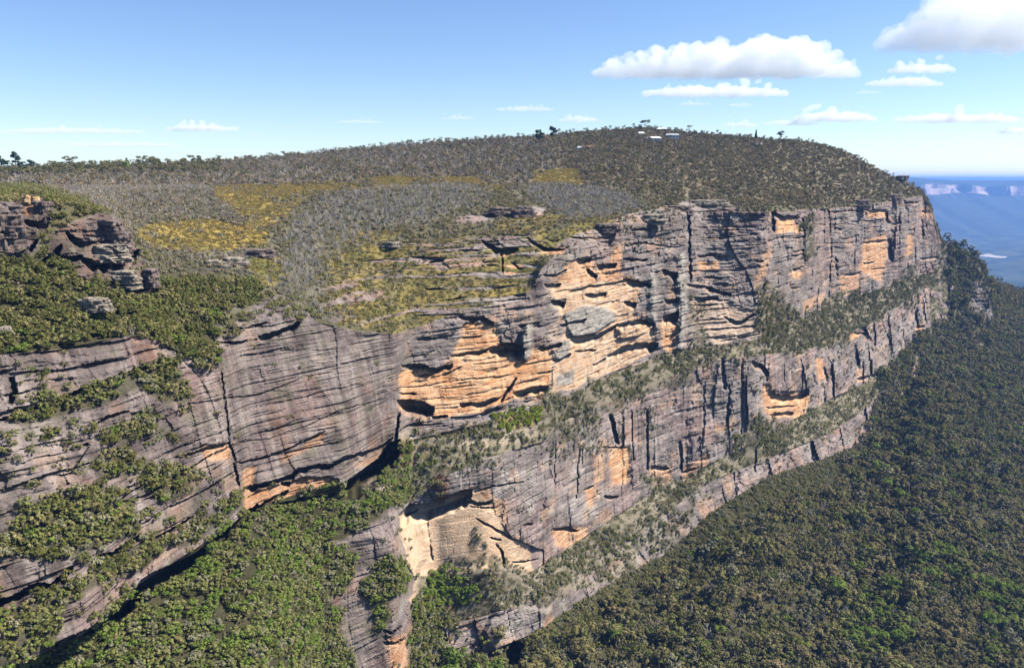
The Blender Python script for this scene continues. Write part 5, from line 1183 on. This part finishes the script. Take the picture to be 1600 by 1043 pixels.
conifer(200, 276, 800, 17.5, 4.6, 51, 'bright', 'tallest bright green conifer left of the blue grey house')
conifer(208, 275, 805, 12, 3.4, 52, 'green', 'bright green conifer touching the blue grey house')
conifer(242, 275, 815, 13, 2.8, 53, 'pine', 'dark slender conifer right of the blue grey house')
conifer(258, 275, 815, 12, 2.7, 54, 'yellow', 'yellow green conifer left of a similar one above the lawn')
conifer(268, 275, 815, 12.5, 2.8, 55, 'yellow', 'yellow green conifer right of a similar one above the lawn')
umbrella_tree(229, 268, 850, 18, 9, 61, 'tall flat crowned gum tree leaning over the blue grey house')
umbrella_tree(243, 266, 850, 14, 6, 66, 'lower flat crowned gum tree right of the tallest one')
umbrella_tree(110, 264, 870, 15, 8, 62, 'spreading gum tree with a dark crown at the left skyline')
umbrella_tree(85, 265, 865, 11, 6, 67, 'low spreading gum tree right of the dark pines')
umbrella_tree(162, 262, 880, 9.5, 4, 63, 'small round green tree on the left skyline', 'green')
umbrella_tree(305, 262, 900, 15, 8, 64, 'broad dark gum tree above the pale retaining wall')
umbrella_tree(1007, 200, 985, 11, 7.5, 65, 'flat crowned gum tree on the highest point of the hill')
umbrella_tree(1076, 205, 985, 9, 4, 68, 'small open gum tree right of the highest point of the hill')
umbrella_tree(640, 227, 1060, 9, 5, 69, 'thin flat topped gum tree on the middle of the skyline')
umbrella_tree(560, 236, 1040, 9, 5, 70, 'thin flat topped gum tree on the left middle of the skyline')
# tall dead stags in the forest at the right
def stag(px, py, D, H, seed, label):
    r = np.random.default_rng(seed); parts = [tube_np((0, 0, -2), (.4, 0, H * .6), .38, .26, 6), tube_np((.4, 0, H * .6), (.2, .1, H), .26, .06, 6)]
    e = empty('burnt_trunk', at(px, py, D)); tag(e, label, 'dead tree')
    v, f = join_np(parts); link('trunk', mesh_np('stag_trunk', v, f, [mat_plain('charred bark', (.035, .032, .030), .3, 2)]), e)
    br = []
    for k in range(6):
        z = H * r.uniform(.45, .95); a = r.uniform(0, 6.28); br.append(tube_np((.3, 0, z), (.3 + math.cos(a) * 1.6, math.sin(a) * 1.6, z + 1.2), .09, .03, 4))
    v, f = join_np(br); link('branches', mesh_np('stag_branches', v, f, [M_BARK]), e)
stag(1540, 785, 690, 30, 81, 'tall charred dead trunk standing in the forest near the right edge')
stag(1588, 990, 520, 30, 82, 'tall charred dead trunk at the right edge low in the forest')
stag(1578, 1036, 500, 22, 83, 'shorter charred dead trunk beside the tall one low at the right edge')

# ------------------------------------------------------------------ clouds (above the haze)
def mat_cloud(name, dens):
    m = bpy.data.materials.new(name); m.use_nodes = True; nt = m.node_tree; nt.nodes.clear()
    o = nt.nodes.new('ShaderNodeOutputMaterial'); v = nt.nodes.new('ShaderNodeVolumePrincipled')
    v.inputs['Color'].default_value = (1, 1, 1, 1); v.inputs['Density'].default_value = dens; v.inputs['Anisotropy'].default_value = 0.0
    nt.links.new(v.outputs[0], o.inputs['Volume'])
    return m
M_CLOUD = mat_cloud('cumulus', .0075); M_CLOUD2 = mat_cloud('thin cumulus', .011); M_CLOUD3 = mat_cloud('wisp', .0085); M_CLOUD4 = mat_cloud('high cumulus', .0042)
def cloud(px, py, wpx, hpx, D, seed, mat, label, n=26, peaks=None, slab=0):
    """px, py: middle of the flat base"""
    r = random.Random(seed); c = at(px, py, D); k = D / F_PX * 1.02
    W, H = wpx * k, hpx * k
    bm = bmesh.new()
    peaks = peaks or [(r.uniform(-.75, .75), r.uniform(.5, 1)) for _ in range(3)]
    core = max(9, int(W / H * 2.6))
    for q in range(core + n):
        u_ = -1 + 2 * q / (core - 1) if q < core else r.uniform(-1, 1)
        env = slab * .22 + (1 - abs(u_) ** 2.5) * (.42 - slab * .12) + .20 + .42 * max(a * math.exp(-((u_ - b) / .2) ** 2) for b, a in peaks)
        rad = H * (.17 + .12 * (1 - abs(u_) ** 3)) * r.uniform(.85, 1.15) if q < core else max(H * .08, H * env * r.uniform(.11, .27))
        z = rad * .5 if q < core else rad * .5 + max(0, H * env - rad * 1.3) * r.random() ** .7
        bmesh.ops.create_icosphere(bm, subdivisions=2, radius=1, matrix=Matrix.Translation((u_ * (W / 2 - rad * .8), r.uniform(-.3, .3) * min(W, 3 * H) * .5 * (q >= core), z)) @ Matrix.Diagonal((rad * (1.9 if q < core else r.uniform(1.0, 1.5)), rad * (2.0 if q < core else 1.3), rad, 1)))
    for v in bm.verts:
        if v.co.z < 0: v.co.z *= .25
    me = bpy.data.meshes.new('cloud'); bm.to_mesh(me); bm.free(); me.materials.append(mat)
    o = link('cloud', me); o.location = c; tag(o, label, 'cloud')
    rm = o.modifiers.new('merge', 'REMESH'); rm.mode = 'VOXEL'; rm.voxel_size = max(H / 22, W / 180)
    for q, (k_, st) in enumerate(((.36, .24), (.13, .17))):
        tx = bpy.data.textures.new('billow', 'CLOUDS'); tx.noise_scale = H * k_; tx.noise_depth = 3
        dm = o.modifiers.new('billow', 'DISPLACE'); dm.texture = tx; dm.strength = H * st; dm.mid_level = .5; dm.texture_coords = 'GLOBAL'
    rf = o.modifiers.new('merge again', 'REMESH'); rf.mode = 'VOXEL'; rf.voxel_size = max(H / 34, W / 260)
    return o
cloud(1132, 120, 378, 58, 5200, 1, M_CLOUD, 'large white flat bottomed cloud above the right part of the hill', 170, [(-.45, .35), (.38, 1), (.66, .9), (-.1, .5)], 1)
cloud(1118, 150, 205, 32, 5600, 2, M_CLOUD2, 'thinner grey white cloud just below the largest one', 26)
cloud(1085, 164, 46, 9, 5800, 3, M_CLOUD3, 'left of two wisps under the thinner grey white cloud', 10)
cloud(1157, 166, 34, 10, 5800, 4, M_CLOUD3, 'right of two wisps under the thinner grey white cloud', 10)
cloud(1556, 76, 320, 88, 4800, 5, M_CLOUD4, 'big billowing cloud cut off by the top right corner', 150, [(-.55, .7), (-.2, 1), (.3, .9)], .6)
cloud(1440, 113, 92, 26, 5400, 6, M_CLOUD2, 'upper of two small white clouds below the corner cloud', 16)
cloud(1412, 134, 108, 25, 5500, 7, M_CLOUD2, 'lower of two small white clouds below the corner cloud', 16)
cloud(1358, 146, 34, 10, 5600, 8, M_CLOUD3, 'tiny wisp left of the two small white clouds', 8)
cloud(1305, 189, 116, 30, 6500, 9, M_CLOUD2, 'low white cloud over the steep right side of the hill', 18)
cloud(1236, 195, 76, 15, 6500, 10, M_CLOUD2, 'low flat cloud touching the one over the steep hillside', 14)
cloud(1495, 191, 178, 28, 6500, 11, M_CLOUD2, 'long flat cloud above the blue valley', 22)
cloud(1595, 208, 66, 22, 6500, 12, M_CLOUD2, 'white cloud at the right edge above the blue valley', 12)
cloud(1156, 198, 50, 14, 6800, 13, M_CLOUD2, 'small white cloud just above the right shoulder of the hill', 10)
cloud(905, 190, 58, 17, 7000, 14, M_CLOUD3, 'small soft cloud above the dark hill pines', 10)
cloud(820, 173, 84, 14, 7000, 15, M_CLOUD3, 'soft wispy cloud above the middle of the skyline', 14)
cloud(716, 186, 46, 10, 7000, 16, M_CLOUD3, 'little wisp above the middle of the skyline', 8)
cloud(562, 192, 70, 9, 7000, 17, M_CLOUD3, 'faint flat wisp above the grey tree line', 10)
cloud(316, 204, 104, 20, 7000, 18, M_CLOUD2, 'small bright flat cloud over the left part of the plateau', 16)
cloud(105, 208, 230, 17, 7200, 19, M_CLOUD3, 'upper long wispy cloud at the left', 22)
cloud(175, 229, 190, 15, 7400, 20, M_CLOUD3, 'lower long wispy cloud at the left', 20)
cloud(1480, 219, 70, 9, 7400, 21, M_CLOUD3, 'faint wisp below the long flat cloud', 8)
cloud(1552, 240, 52, 7, 7800, 22, M_CLOUD3, 'lowest faint wisp above the blue valley', 8)
cloud(1380, 226, 52, 9, 7600, 23, M_CLOUD3, 'faint wisp beside the steep end of the hill', 8)

# ------------------------------------------------------------------ haze
m = bpy.data.materials.new('haze'); m.use_nodes = True; nt = m.node_tree; nt.nodes.clear()
o_ = nt.nodes.new('ShaderNodeOutputMaterial'); v_ = nt.nodes.new('ShaderNodeVolumePrincipled')
v_.inputs['Color'].default_value = (.23, .46, 1.0, 1); v_.inputs['Density'].default_value = 5.6e-5; v_.inputs['Anisotropy'].default_value = 0.0
nt.links.new(v_.outputs[0], o_.inputs['Volume'])
h = bpy.data.objects.new('haze', None)
bpy.data.objects.remove(h)
hb = box_part('haze', None, -70000, 70000, -6000, 70000, -1050, 96, m)
tag(hb, kind='stuff')
